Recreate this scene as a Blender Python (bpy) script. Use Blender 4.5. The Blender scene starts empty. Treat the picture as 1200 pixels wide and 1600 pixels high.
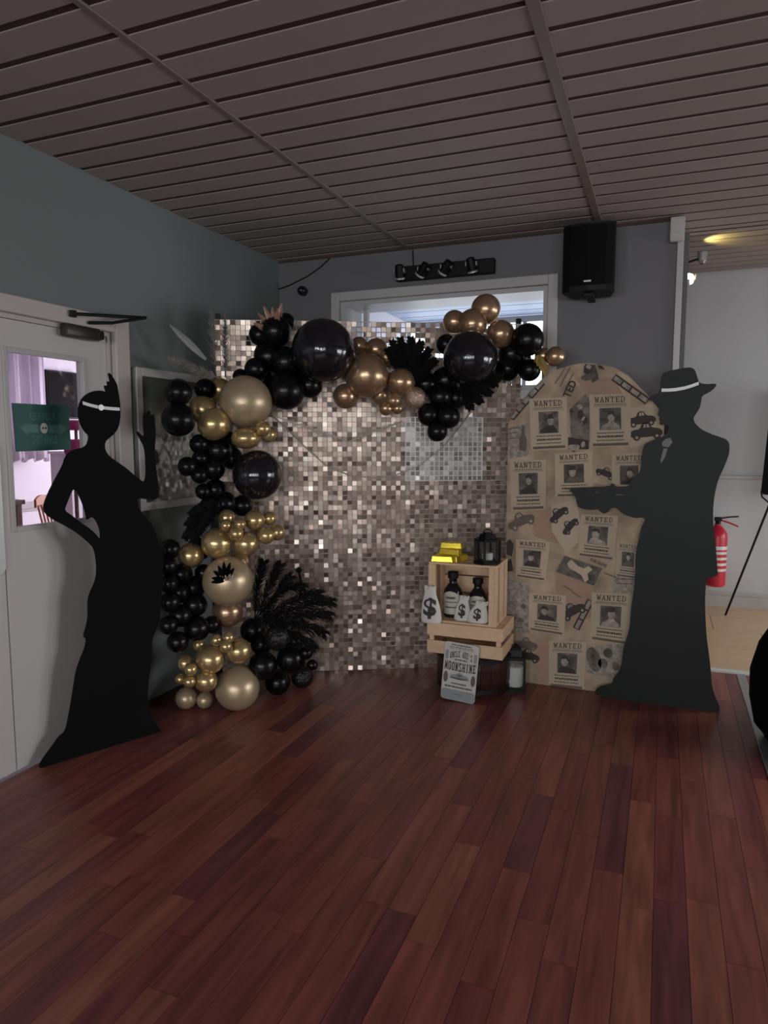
import bpy, bmesh, math, random
from mathutils import Vector, Matrix
from mathutils.geometry import tessellate_polygon
random.seed(7)
scn = bpy.context.scene
COL = scn.collection
PI = math.pi

# ------------------------------------------------------------------ camera
CAM_H = 1.48; F = 1085.0
PITCH = math.atan(112 / F); YAW = math.atan(437 * math.cos(PITCH) / F)
cd = bpy.data.cameras.new('camera'); cam = bpy.data.objects.new('camera', cd); COL.objects.link(cam)
cam.location = (0, 0, CAM_H); cam.rotation_euler = (PI / 2 - PITCH, 0, YAW)
cd.sensor_fit = 'VERTICAL'; cd.sensor_height = 36; cd.lens = 36 * F / 1600
cd.clip_start = 0.05; cd.clip_end = 100
scn.camera = cam
# ------------------------------------------------------------------ world, exposure
w = bpy.data.worlds.new('world'); scn.world = w; w.use_nodes = True
w.node_tree.nodes['Background'].inputs[0].default_value = (0.62, 0.72, 0.9, 1)
w.node_tree.nodes['Background'].inputs[1].default_value = 0.8
scn.view_settings.view_transform = 'Standard'; scn.view_settings.look = 'None'
scn.view_settings.gamma = 1; scn.view_settings.use_curve_mapping = False
scn.view_settings.exposure = -0.2
E_REAR, E_FAR, E_SIDE, E_BACK = 1.7, 1.0, 2.8, 3.6      # brightness of the panes: behind the camera, bar side, side room, lean-to
def daylight(name, loc, rot, sx, sy, watts, col, spread):
    """daylight falling in through a window opening, coming down from the sky"""
    li = bpy.data.lights.new(name, 'AREA'); li.shape = 'RECTANGLE'; li.size = sx; li.size_y = sy; li.energy = watts; li.color = col; li.spread = math.radians(spread)
    o = bpy.data.objects.new(name, li); o.location = loc; o.rotation_euler = [math.radians(a) for a in rot]; COL.objects.link(o)
for x in (-1.7, -.25, 1.2, 2.65): daylight('rear_window_daylight', (x, -3.96, 1.62), (78, 0, 0), .9, 1.1, 26, (.95, .97, 1.0), 120)
daylight('hall_side_fill', (4.16, 3.3, 1.1), (0, 62, 0), 1.8, 1.8, 75, (.97, .98, 1.0), 130)  # fill light at the added, unseen hall doors
daylight('far_door_daylight', (4.16, 5.75, 1.1), (0, 70, 0), 1.8, 1.3, 60, (.97, .98, 1.0), 140)
daylight('side_room_daylight', (-5.2, 9.2, 1.6), (-78, 0, 0), 3.0, 1.5, 175, (.95, .88, 1.0), 150)


# ------------------------------------------------------------------ pixel -> place (camera model of the photograph)
_cy, _sy, _cp, _sp = math.cos(YAW), math.sin(YAW), math.cos(PITCH), math.sin(PITCH)
FW = Vector((-_sy * _cp, _cy * _cp, -_sp)); RT = Vector((_cy, _sy, 0)); UP = RT.cross(FW); CC = Vector((0, 0, CAM_H))
def ray(u, v): return FW + RT * ((u - 600) / F) - UP * ((v - 800) / F)
def on_z(u, v, z=0):
    d = ray(u, v); return CC + d * ((z - CAM_H) / d.z)
def on_x(u, v, x):
    d = ray(u, v); return CC + d * (x / d.x)
def on_y(u, v, y):
    d = ray(u, v); return CC + d * (y / d.y)
def at(u, v, t): return CC + ray(u, v) * t
def proj(p):
    q = Vector(p) - CC; z = q.dot(FW)
    return (600 + F * q.dot(RT) / z, 800 - F * q.dot(UP) / z, z)

# ------------------------------------------------------------------ materials
def _nodes(name):
    m = bpy.data.materials.new(name); m.use_nodes = True
    nt = m.node_tree; return m, nt, nt.nodes['Principled BSDF']
def mat(name, col, rough=0.6, metal=0.0, var=0.12, scale=6.0, bump=0.0, bscale=60.0, stretch=(1, 1, 1), spec=0.5, coat=0.0,
        emit=0.0, ecol=None, per=0.0, trans=0.0, alpha=1.0):
    m, nt, b = _nodes(name); N = nt.nodes; L = nt.links
    tc = N.new('ShaderNodeTexCoord'); mp = N.new('ShaderNodeMapping'); mp.inputs['Scale'].default_value = stretch
    L.new(tc.outputs['Object'], mp.inputs[0])
    no = N.new('ShaderNodeTexNoise'); no.inputs['Scale'].default_value = scale; no.inputs['Detail'].default_value = 5
    L.new(mp.outputs[0], no.inputs['Vector'])
    rp = N.new('ShaderNodeMapRange'); rp.inputs[3].default_value = 1 - var; rp.inputs[4].default_value = 1 + var
    if var > .34: rp.inputs[1].default_value = .3; rp.inputs[2].default_value = .7
    L.new(no.outputs[0], rp.inputs[0])
    val = rp.outputs[0]
    if per:
        oi = N.new('ShaderNodeObjectInfo'); mr = N.new('ShaderNodeMapRange')
        mr.inputs[3].default_value = 1 - per; mr.inputs[4].default_value = 1 + per
        L.new(oi.outputs['Random'], mr.inputs[0])
        mu = N.new('ShaderNodeMath'); mu.operation = 'MULTIPLY'; L.new(val, mu.inputs[0]); L.new(mr.outputs[0], mu.inputs[1]); val = mu.outputs[0]
        ad = N.new('ShaderNodeVectorMath'); ad.operation = 'ADD'; L.new(tc.outputs['Object'], ad.inputs[0])
        sc = N.new('ShaderNodeMath'); sc.operation = 'MULTIPLY'; sc.inputs[1].default_value = 17; L.new(oi.outputs['Random'], sc.inputs[0])
        L.new(sc.outputs[0], ad.inputs[1]); L.new(ad.outputs[0], mp.inputs[0])
    mx = N.new('ShaderNodeVectorMath'); mx.operation = 'SCALE'; mx.inputs[0].default_value = col[:3]; L.new(val, mx.inputs['Scale'])
    L.new(mx.outputs[0], b.inputs['Base Color'])
    b.inputs['Roughness'].default_value = rough; b.inputs['Metallic'].default_value = metal
    b.inputs['Specular IOR Level'].default_value = spec; b.inputs['Coat Weight'].default_value = coat; b.inputs['Coat Roughness'].default_value = 0.06
    if trans: b.inputs['Transmission Weight'].default_value = trans
    if alpha < 1: b.inputs['Alpha'].default_value = alpha
    if bump:
        n2 = N.new('ShaderNodeTexNoise'); n2.inputs['Scale'].default_value = bscale; n2.inputs['Detail'].default_value = 3
        L.new(mp.outputs[0], n2.inputs['Vector'])
        bp = N.new('ShaderNodeBump'); bp.inputs['Strength'].default_value = bump; bp.inputs['Distance'].default_value = 0.01
        L.new(n2.outputs[0], bp.inputs['Height']); L.new(bp.outputs[0], b.inputs['Normal'])
    if emit:
        b.inputs['Emission Color'].default_value = (*(ecol or col)[:3], 1); b.inputs['Emission Strength'].default_value = emit
    return m
def ramp_mat(name, stops, rough, metal, mode, grain=None, spec=0.5, gvar=0.25, bump=0.0):
    """colour picked per piece (object random and mesh island), with grain along the piece"""
    m, nt, b = _nodes(name); N = nt.nodes; L = nt.links
    oi = N.new('ShaderNodeObjectInfo'); ge = N.new('ShaderNodeNewGeometry')
    ad = N.new('ShaderNodeMath'); ad.operation = 'ADD'; L.new(oi.outputs['Random'], ad.inputs[0]); L.new(ge.outputs['Random Per Island'], ad.inputs[1])
    fr = N.new('ShaderNodeMath'); fr.operation = 'FRACT'; L.new(ad.outputs[0], fr.inputs[0])
    cr = N.new('ShaderNodeValToRGB'); cr.color_ramp.interpolation = mode
    els = cr.color_ramp.elements
    while len(els) > 1: els.remove(els[-1])
    els[0].position = stops[0][0]; els[0].color = (*stops[0][1], 1)
    for p, c in stops[1:]:
        e = els.new(p); e.color = (*c, 1)
    L.new(fr.outputs[0], cr.inputs[0])
    out = cr.outputs[0]
    if grain:
        tc = N.new('ShaderNodeTexCoord'); mp = N.new('ShaderNodeMapping'); mp.inputs['Scale'].default_value = grain
        av = N.new('ShaderNodeVectorMath'); av.operation = 'ADD'
        sc = N.new('ShaderNodeMath'); sc.operation = 'MULTIPLY'; sc.inputs[1].default_value = 23; L.new(fr.outputs[0], sc.inputs[0])
        L.new(tc.outputs['Object'], av.inputs[0]); L.new(sc.outputs[0], av.inputs[1]); L.new(av.outputs[0], mp.inputs[0])
        no = N.new('ShaderNodeTexNoise'); no.inputs['Scale'].default_value = 1.0; no.inputs['Detail'].default_value = 6; no.inputs['Distortion'].default_value = 0.6
        L.new(mp.outputs[0], no.inputs['Vector'])
        mr = N.new('ShaderNodeMapRange'); mr.inputs[1].default_value = 0.3; mr.inputs[2].default_value = 0.7
        mr.inputs[3].default_value = 1 - gvar; mr.inputs[4].default_value = 1 + gvar; L.new(no.outputs[0], mr.inputs[0])
        mx = N.new('ShaderNodeVectorMath'); mx.operation = 'SCALE'; L.new(out, mx.inputs[0]); L.new(mr.outputs[0], mx.inputs['Scale']); out = mx.outputs[0]
        if bump:
            bp = N.new('ShaderNodeBump'); bp.inputs['Strength'].default_value = bump; bp.inputs['Distance'].default_value = 0.002
            L.new(no.outputs[0], bp.inputs['Height']); L.new(bp.outputs[0], b.inputs['Normal'])
    L.new(out, b.inputs['Base Color'])
    b.inputs['Roughness'].default_value = rough; b.inputs['Metallic'].default_value = metal; b.inputs['Specular IOR Level'].default_value = spec
    return m
def glass_mat(name, tint, mixv=0.1):
    m = bpy.data.materials.new(name); m.use_nodes = True; nt = m.node_tree; N = nt.nodes; L = nt.links
    N.remove(N['Principled BSDF'])
    tr = N.new('ShaderNodeBsdfTransparent'); tr.inputs[0].default_value = (*tint, 1)
    gl = N.new('ShaderNodeBsdfGlossy'); gl.inputs['Roughness'].default_value = 0.03
    no = N.new('ShaderNodeTexNoise'); no.inputs['Scale'].default_value = 3; mr = N.new('ShaderNodeMapRange')
    mr.inputs[3].default_value = mixv * 0.8; mr.inputs[4].default_value = mixv * 1.2; L.new(no.outputs[0], mr.inputs[0])
    mx = N.new('ShaderNodeMixShader'); L.new(mr.outputs[0], mx.inputs[0]); L.new(tr.outputs[0], mx.inputs[1]); L.new(gl.outputs[0], mx.inputs[2])
    L.new(mx.outputs[0], N['Material Output'].inputs[0]); return m
def sky_pane_mat(name, col, strength):
    m = bpy.data.materials.new(name); m.use_nodes = True; nt = m.node_tree; N = nt.nodes; L = nt.links
    N.remove(N['Principled BSDF']); em = N.new('ShaderNodeEmission'); em.inputs[1].default_value = strength
    no = N.new('ShaderNodeTexNoise'); no.inputs['Scale'].default_value = 0.8
    mr = N.new('ShaderNodeMapRange'); mr.inputs[3].default_value = 0.9; mr.inputs[4].default_value = 1.1; L.new(no.outputs[0], mr.inputs[0])
    sc = N.new('ShaderNodeVectorMath'); sc.operation = 'SCALE'; sc.inputs[0].default_value = col; L.new(mr.outputs[0], sc.inputs['Scale'])
    L.new(sc.outputs[0], em.inputs[0]); L.new(em.outputs[0], N['Material Output'].inputs[0]); return m

M = {}
M['wall_l'] = mat('wall_paint_grey_green', (0.168, 0.187, 0.185), 0.7, var=0.06, scale=1.5, bump=0.05, bscale=90)
M['wall_b'] = mat('wall_paint_grey', (0.155, 0.15, 0.155), 0.7, var=0.06, scale=1.5, bump=0.05, bscale=90)
M['wall_far'] = mat('wall_paint_pale_grey', (0.52, 0.525, 0.53), 0.7, var=0.05, scale=1.2, bump=0.04, bscale=90)
M['wall_side'] = mat('wall_paint_white', (0.78, 0.74, 0.80), 0.7, var=0.04, scale=1.2)
M['slat'] = mat('ceiling_slat_paint', (0.33, 0.275, 0.265), 0.7, var=0.08, scale=3, bump=0.08, bscale=50, per=0.05)
M['void'] = mat('ceiling_void_dark', (0.065, 0.042, 0.036), 0.9)
M['strip'] = mat('ceiling_cover_strip', (0.20, 0.165, 0.145), 0.45, var=0.15)
M['plank'] = ramp_mat('red_wood_laminate', [(0.0, (0.195, 0.057, 0.046)), (0.18, (0.225, 0.072, 0.053)), (0.35, (0.172, 0.047, 0.043)), (0.5, (0.205, 0.060, 0.050)),
    (0.64, (0.245, 0.084, 0.058)), (0.76, (0.135, 0.038, 0.041)), (0.86, (0.19, 0.055, 0.049))], 0.36, 0, 'CONSTANT', grain=(26, 2.2, 26), gvar=0.36, bump=0.15)
M['floor'] = mat('red_floor_base', (0.06, 0.02, 0.018), 0.5, var=0.25, scale=3)
M['beige'] = mat('beige_wood_floor', (0.60, 0.42, 0.25), 0.35, var=0.15, scale=2.5, stretch=(1, 5, 1), per=0.06)
M['beige_base'] = mat('beige_floor_joint', (0.18, 0.12, 0.08), 0.6)
M['white'] = mat('white_gloss_paint', (0.46, 0.445, 0.435), 0.4, var=0.05, scale=2)
M['door'] = mat('door_paint_white', (0.54, 0.51, 0.495), 0.42, var=0.05, scale=1.5)
M['frame_pink'] = mat('door_frame_paint', (0.50, 0.45, 0.44), 0.45, var=0.06, scale=2)
M['metal'] = mat('grey_metal', (0.45, 0.46, 0.46), 0.35, 0.8, var=0.08)
M['steel'] = mat('brushed_steel_plate', (0.55, 0.56, 0.56), 0.4, 0.6, var=0.06, stretch=(1, 1, 12))
M['dark'] = mat('black_plastic', (0.005, 0.005, 0.0055), 0.5, var=0.2, spec=0.25)
M['dark2'] = mat('dark_bronze_metal', (0.05, 0.045, 0.04), 0.4, 0.5, var=0.2)
M['grille'] = mat('black_speaker_grille', (0.004, 0.004, 0.0045), 0.8, var=0.3, spec=0.15, scale=180, bump=0.3, bscale=400)
M['cut'] = mat('matt_black_board', (0.0042, 0.0046, 0.0046), 0.7, spec=0.08, var=0.25, scale=3, bump=0.02, bscale=30)
M['cutm'] = mat('satin_black_board', (0.0085, 0.010, 0.0095), 0.5, spec=0.22, var=0.25, scale=3, bump=0.02, bscale=30)
M['silver'] = mat('silver_ribbon', (0.62, 0.62, 0.60), 0.45, 0.2, var=0.15, scale=40)
M['tie'] = mat('grey_print', (0.16, 0.16, 0.16), 0.6, var=0.15)
M['gold'] = mat('chrome_gold_latex', (0.55, 0.405, 0.195), 0.26, 0.72, var=0.08, scale=4, per=0.08)
M['dimgold'] = mat('chrome_gold_latex_dim', (0.46, 0.30, 0.185), 0.27, 0.75, var=0.08, scale=4, per=0.08)  # gold latex with the arch's dim light put into its colour
M['goldmatt'] = mat('pearl_gold_latex', (0.53, 0.41, 0.265), 0.36, 0.5, var=0.10, scale=5, per=0.04)
M['black'] = mat('black_latex', (0.0035, 0.0035, 0.004), 0.27, var=0.2, spec=0.28, per=0.1)
M['blackgloss'] = mat('black_confetti_balloon', (0.010, 0.009, 0.012), 0.10, var=0.8, scale=26, coat=0.7, spec=0.3, bump=0.12, bscale=14)
M['crinkle'] = mat('black_foil_crinkled', (0.012, 0.012, 0.012), 0.12, 0.3, var=0.5, scale=4, bump=0.9, bscale=5)
M['foilpink'] = mat('crinkled_champagne_foil', (0.5, 0.36, 0.28), 0.28, 0.7, var=0.3, scale=5, bump=0.9, bscale=6)
M['feather'] = mat('black_feather', (0.003, 0.003, 0.0034), 0.75, var=0.3, spec=0.12, scale=30)
M['leafcu'] = mat('copper_painted_leaf', (0.42, 0.25, 0.18), 0.45, 0.3, var=0.3, scale=20)
M['leafgold'] = mat('gold_painted_leaf', (0.62, 0.46, 0.16), 0.4, 0.5, var=0.25, scale=20)
M['leafcream'] = mat('cream_dried_leaf', (0.60, 0.50, 0.42), 0.6, var=0.2, scale=20)
M['pampas'] = mat('dried_pampas_grass', (0.20, 0.18, 0.155), 0.9, var=0.3, scale=25)
M['pampaspale'] = mat('pale_dried_grass', (0.58, 0.50, 0.44), 0.9, var=0.2, scale=25)
M['silverleaf'] = mat('silver_painted_blade', (0.35, 0.36, 0.35), 0.4, 0.4, var=0.2)
SH = [(0.0, (0.376, 0.291, 0.243)), (0.3, (0.429, 0.343, 0.288)), (0.55, (0.335, 0.252, 0.211)), (0.72, (0.523, 0.447, 0.384)), (0.86, (0.228, 0.168, 0.141)), (0.93, (0.590, 0.518, 0.448))]
M['tile'] = ramp_mat('champagne_sequin_tile', SH, 0.32, 0.75, 'CONSTANT')
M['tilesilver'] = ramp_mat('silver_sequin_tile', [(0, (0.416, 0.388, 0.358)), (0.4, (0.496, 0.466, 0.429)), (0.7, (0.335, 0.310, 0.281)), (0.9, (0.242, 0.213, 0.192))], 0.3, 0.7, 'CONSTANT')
M['lattice'] = mat('clear_plastic_lattice', (0.55, 0.47, 0.42), 0.4, var=0.1)
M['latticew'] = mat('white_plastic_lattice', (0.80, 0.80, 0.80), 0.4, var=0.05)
M['paper'] = mat('aged_paper_collage', (0.39, 0.295, 0.205), 0.8, var=0.36, scale=7, bump=0.05, bscale=30)
M['poster'] = mat('cream_poster_paper', (0.47, 0.375, 0.275), 0.8, var=0.12, scale=9, per=0.06)
M['ink'] = mat('black_print_ink', (0.045, 0.036, 0.032), 0.8, var=0.25, scale=40)
M['inkb'] = mat('brown_print_ink', (0.13, 0.10, 0.08), 0.8, var=0.3, scale=40)
M['photo'] = mat('sepia_photograph', (0.10, 0.085, 0.072), 0.7, var=0.7, scale=22, per=0.3)
M['photolight'] = mat('sepia_photo_light_tone', (0.30, 0.25, 0.21), 0.7, var=0.4, scale=30, per=0.2)
M['rust'] = mat('rust_stained_paper', (0.36, 0.23, 0.165), 0.8, var=0.25, scale=9)
M['news'] = mat('newsprint_grey', (0.30, 0.26, 0.215), 0.8, var=0.4, scale=40)
M['pine'] = mat('pale_pine_wood', (0.66, 0.45, 0.285), 0.6, var=0.2, scale=5, stretch=(2, 9, 9), per=0.10, bump=0.1)
M['barrel'] = mat('dark_mahogany_wood', (0.035, 0.012, 0.011), 0.4, spec=0.3, var=0.3, scale=6, stretch=(8, 8, 1.5), per=0.2)
M['hoop'] = mat('dark_iron_hoop', (0.03, 0.022, 0.022), 0.5, 0.6)
M['ingot'] = mat('shiny_gold_ingot', (0.85, 0.65, 0.06), 0.2, 0.75, var=0.15, scale=20)
M['canvas'] = mat('white_canvas_cloth', (0.62, 0.60, 0.56), 0.85, var=0.08, scale=25, bump=0.15, bscale=50)
M['bottle'] = mat('black_glazed_bottle', (0.010, 0.009, 0.012), 0.22, var=0.2)
M['label'] = mat('cream_bottle_label', (0.52, 0.49, 0.43), 0.7, var=0.2, scale=30)
M['tin'] = mat('grey_cream_tin_sign', (0.50, 0.48, 0.44), 0.5, var=0.12, scale=20)
M['tingrey'] = mat('grey_tin_band', (0.24, 0.26, 0.26), 0.5, var=0.1, scale=20)
M['candle'] = mat('white_candle_wax', (0.66, 0.66, 0.62), 0.5, var=0.06)
M['glass'] = glass_mat('clear_glass', (0.93, 0.94, 0.94), 0.06)
M['winglass'] = glass_mat('window_glass', (0.97, 0.98, 1.0), 0.05)
M['red'] = mat('red_gloss_enamel', (0.50, 0.015, 0.035), 0.3, var=0.1)
M['green'] = mat('green_sign_card', (0.018, 0.105, 0.085), 0.5, var=0.12, scale=6)
M['greenlt'] = mat('pale_green_print', (0.085, 0.20, 0.175), 0.6, var=0.2, scale=40)
M['cork'] = mat('dark_green_felt_board', (0.105, 0.115, 0.10), 0.5, var=0.12, scale=4)
M['paperw'] = mat('white_paper_sheet', (0.36, 0.37, 0.35), 0.7, var=0.06)
M['curtain'] = mat('pale_lilac_curtain', (0.66, 0.60, 0.70), 0.85, var=0.06, scale=3)
M['magenta'] = mat('magenta_upholstery', (0.42, 0.02, 0.16), 0.7, var=0.15)
M['chairwood'] = mat('orange_brown_wood', (0.42, 0.17, 0.09), 0.45, var=0.2, stretch=(6, 6, 1))
M['tablewood'] = mat('dark_brown_wood', (0.10, 0.05, 0.045), 0.4, var=0.2)
M['carpet'] = mat('side_room_floor', (0.45, 0.34, 0.34), 0.8, var=0.1)
M['cloth'] = mat('black_cloth', (0.003, 0.003, 0.0033), 0.9, spec=0.1, var=0.3, scale=12, bump=0.1, bscale=30)
M['cord'] = mat('beige_cord', (0.42, 0.36, 0.30), 0.7)
M['blueroof'] = mat('pale_blue_roof_panel', (0.30, 0.37, 0.50), 0.5, var=0.06, scale=2, per=0.05)
M['bulb'] = mat('lit_warm_bulb', (1, 0.8, 0.45), 0.4, emit=9, ecol=(1.0, 0.72, 0.36))
M['sky_rear'] = sky_pane_mat('daylight_rear_pane', (0.92, 0.96, 1.0), E_REAR)
M['sky_far'] = sky_pane_mat('daylight_far_pane', (0.95, 0.97, 1.0), E_FAR)  # also the glow of the added hall doors
M['sky_side'] = sky_pane_mat('daylight_side_pane', (0.93, 0.88, 1.0), E_SIDE)
M['sky_back'] = sky_pane_mat('daylight_back_pane', (0.93, 0.97, 1.0), E_BACK)

# ------------------------------------------------------------------ mesh helpers
def link(o, parent=None):
    COL.objects.link(o)
    if parent is not None: o.parent = parent
    return o
def mesh_obj(name, verts, faces, m, parent=None, smooth=False, loc=None, rz=0.0):
    me = bpy.data.meshes.new(name); me.from_pydata([tuple(v) for v in verts], [], faces); me.update()
    if smooth:
        for p in me.polygons: p.use_smooth = True
    o = bpy.data.objects.new(name, me)
    if m is not None: me.materials.append(M[m] if isinstance(m, str) else m)
    if loc is not None: o.location = loc
    o.rotation_euler.z = rz
    return link(o, parent)
class MB:
    """collects shapes into one mesh"""
    def __init__(s): s.v = []; s.f = []
    def add(s, vs, fs, mx=None):
        n = len(s.v); s.v += [(mx @ Vector(q)) if mx else Vector(q) for q in vs]; s.f += [[i + n for i in f] for f in fs]; return s
    def box(s, x0, x1, y0, y1, z0, z1, mx=None, bev=0.0):
        if bev:
            b = min(bev, abs(x1 - x0) * .45, abs(y1 - y0) * .45, abs(z1 - z0) * .45)
            bm = bmesh.new(); bmesh.ops.create_cube(bm, size=1)
            for q in bm.verts: q.co = Vector(((x0 + x1) / 2 + q.co.x * (x1 - x0), (y0 + y1) / 2 + q.co.y * (y1 - y0), (z0 + z1) / 2 + q.co.z * (z1 - z0)))
            bmesh.ops.bevel(bm, geom=bm.edges[:], offset=b, segments=2, profile=0.5, affect='EDGES')
            bm.verts.index_update(); vs = [q.co.copy() for q in bm.verts]; fs = [[q.index for q in f.verts] for f in bm.faces]; bm.free()
            return s.add(vs, fs, mx)
        vs = [(x0, y0, z0), (x1, y0, z0), (x1, y1, z0), (x0, y1, z0), (x0, y0, z1), (x1, y0, z1), (x1, y1, z1), (x0, y1, z1)]
        return s.add(vs, [[0, 3, 2, 1], [4, 5, 6, 7], [0, 1, 5, 4], [1, 2, 6, 5], [2, 3, 7, 6], [3, 0, 4, 7]], mx)
    def tube(s, pts, r, n=10, r1=None, cap=True):
        pts = [Vector(p) for p in pts]; rings = []; base = len(s.v); up = None
        for i, p in enumerate(pts):
            a = pts[max(0, i - 1)]; b = pts[min(len(pts) - 1, i + 1)]; d = (b - a).normalized()
            if up is None: up = Vector((0, 0, 1)) if abs(d.z) < .9 else Vector((1, 0, 0))
            x = d.cross(up).normalized(); y = x.cross(d).normalized(); up = y
            rr = r if r1 is None else r + (r1 - r) * i / (len(pts) - 1)
            for k in range(n): s.v.append(p + x * (rr * math.cos(2 * PI * k / n)) + y * (rr * math.sin(2 * PI * k / n)))
        for i in range(len(pts) - 1):
            for k in range(n):
                a = base + i * n + k; b = base + i * n + (k + 1) % n; s.f.append([a, b, b + n, a + n])
        if cap:
            s.f.append([base + k for k in range(n)][::-1]); e = base + (len(pts) - 1) * n; s.f.append([e + k for k in range(n)])
        return s
    def lathe(s, prof, n=24, mx=None, cap=True):
        vs = []; fs = []
        for r, z in prof:
            for k in range(n): vs.append((r * math.cos(2 * PI * k / n), r * math.sin(2 * PI * k / n), z))
        for i in range(len(prof) - 1):
            for k in range(n): fs.append([i * n + k, i * n + (k + 1) % n, (i + 1) * n + (k + 1) % n, (i + 1) * n + k])
        if cap:
            fs.append([k for k in range(n)][::-1]); e = (len(prof) - 1) * n; fs.append([e + k for k in range(n)])
        return s.add(vs, fs, mx)
    def slab(s, loops, y0, y1, mx=None):
        """flat outline (x,z loops; the first is the rim, others are holes) with a real thickness from y0 (front) to y1"""
        pts = [p for l in loops for p in l]; n = len(pts)
        tr = tessellate_polygon([[Vector((p[0], p[1], 0)) for p in l] for l in loops])
        vs = [(p[0], y0, p[1]) for p in pts] + [(p[0], y1, p[1]) for p in pts]; fs = []
        for a, b, c in tr:
            ar = (pts[b][0] - pts[a][0]) * (pts[c][1] - pts[a][1]) - (pts[b][1] - pts[a][1]) * (pts[c][0] - pts[a][0])
            if ar < 0: b, c = c, b
            fs.append([a, b, c]); fs.append([a + n, c + n, b + n])
        k = 0
        for li, l in enumerate(loops):
            ar = sum(l[i][0] * l[(i + 1) % len(l)][1] - l[(i + 1) % len(l)][0] * l[i][1] for i in range(len(l)))
            ccw = ar > 0
            for i in range(len(l)):
                a = k + i; b = k + (i + 1) % len(l)
                fs.append([b, a, a + n, b + n] if (ccw == (li == 0)) else [a, b, b + n, a + n])
            k += len(l)
        return s.add(vs, fs, mx)
    def build(s, name, m, parent=None, smooth=False, loc=None, rz=0.0):
        return mesh_obj(name, s.v, s.f, m, parent, smooth, loc, rz)
def frame_yz(q, x0, x1, a0, a1, z0, z1, w, bev=.004, wb=None):
    wb = w if wb is None else wb
    q.box(x0, x1, a0, a0 + w, z0, z1, bev=bev); q.box(x0, x1, a1 - w, a1, z0, z1, bev=bev); q.box(x0, x1, a0 + w, a1 - w, z0, z0 + wb, bev=bev); q.box(x0, x1, a0 + w, a1 - w, z1 - w, z1, bev=bev); return q
def frame_xz(q, y0, y1, a0, a1, z0, z1, w, bev=.004):
    q.box(a0, a0 + w, y0, y1, z0, z1, bev=bev); q.box(a1 - w, a1, y0, y1, z0, z1, bev=bev); q.box(a0 + w, a1 - w, y0, y1, z0, z0 + w, bev=bev); q.box(a0 + w, a1 - w, y0, y1, z1 - w, z1, bev=bev); return q
def shade(o, ang=40):
    for p in o.data.polygons: p.use_smooth = True
    try: o.data.set_sharp_from_angle(angle=math.radians(ang))
    except Exception: pass
    return o
def tag(o, label, cat, group=None, kind=None):
    o['label'] = label; o['category'] = cat
    if group: o['group'] = group
    if kind: o['kind'] = kind
    return o
def empty(name, loc=(0, 0, 0), rz=0.0):
    o = bpy.data.objects.new(name, None); o.location = loc; o.rotation_euler.z = rz; o.empty_display_size = 0.05
    return link(o)
def struct(o, label=None):
    o['kind'] = 'structure'
    if label: o['label'] = label
    return o
def chaikin(l, it=1):
    for _ in range(it):
        o = []
        for i in range(len(l)):
            a = l[i]; b = l[(i + 1) % len(l)]
            o.append((a[0] * .75 + b[0] * .25, a[1] * .75 + b[1] * .25)); o.append((a[0] * .25 + b[0] * .75, a[1] * .25 + b[1] * .75))
        l = o
    return l
def ellipse(cx, cz, rx, rz, n=24, rot=0.0):
    c, s = math.cos(rot), math.sin(rot)
    return [(cx + rx * math.cos(2 * PI * i / n) * c - rz * math.sin(2 * PI * i / n) * s, cz + rx * math.cos(2 * PI * i / n) * s + rz * math.sin(2 * PI * i / n) * c) for i in range(n)]
_txt = {}
def text_geo(s, bold=0.0):
    """triangles of a line of lettering, normalised to width 1, height 1, lower left at 0,0; returns verts, faces, aspect"""
    k = (s, bold)
    if k not in _txt:
        cu = bpy.data.curves.new('lettering', 'FONT'); cu.body = s; cu.size = 1; cu.offset = bold; cu.resolution_u = 2
        o = bpy.data.objects.new('lettering', cu); COL.objects.link(o); bpy.context.view_layer.update()
        me = bpy.data.meshes.new_from_object(o.evaluated_get(bpy.context.evaluated_depsgraph_get()))
        vs = [(v.co.x, v.co.y) for v in me.vertices]; fs = [list(p.vertices) for p in me.polygons]
        bpy.data.objects.remove(o); bpy.data.curves.remove(cu); bpy.data.meshes.remove(me)
        x0 = min(v[0] for v in vs); x1 = max(v[0] for v in vs); z0 = min(v[1] for v in vs); z1 = max(v[1] for v in vs)
        _txt[k] = ([((v[0] - x0) / (x1 - x0), (v[1] - z0) / (z1 - z0)) for v in vs], fs)
    return _txt[k]
def lettering(mb, s, x0, z0, wd, ht, y, bold=0.02, arch=0.0, slope=0.0, mx=None, rot=0.0):
    vs, fs = text_geo(s, bold); c, sn = math.cos(rot), math.sin(rot); out = []
    for a, b in vs:
        X = a * wd; Z = b * ht + arch * (1 - (2 * a - 1) ** 2) + slope * a
        out.append((x0 + X * c - Z * sn, y, z0 + X * sn + Z * c))
    fl = []
    for f in fs:
        A, B, C_ = (out[i] for i in f[:3])
        ar = (B[0] - A[0]) * (C_[2] - A[2]) - (B[2] - A[2]) * (C_[0] - A[0])
        fl.append(f if ar > 0 else f[::-1])
    return mb.add(out, fl, mx)
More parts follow.
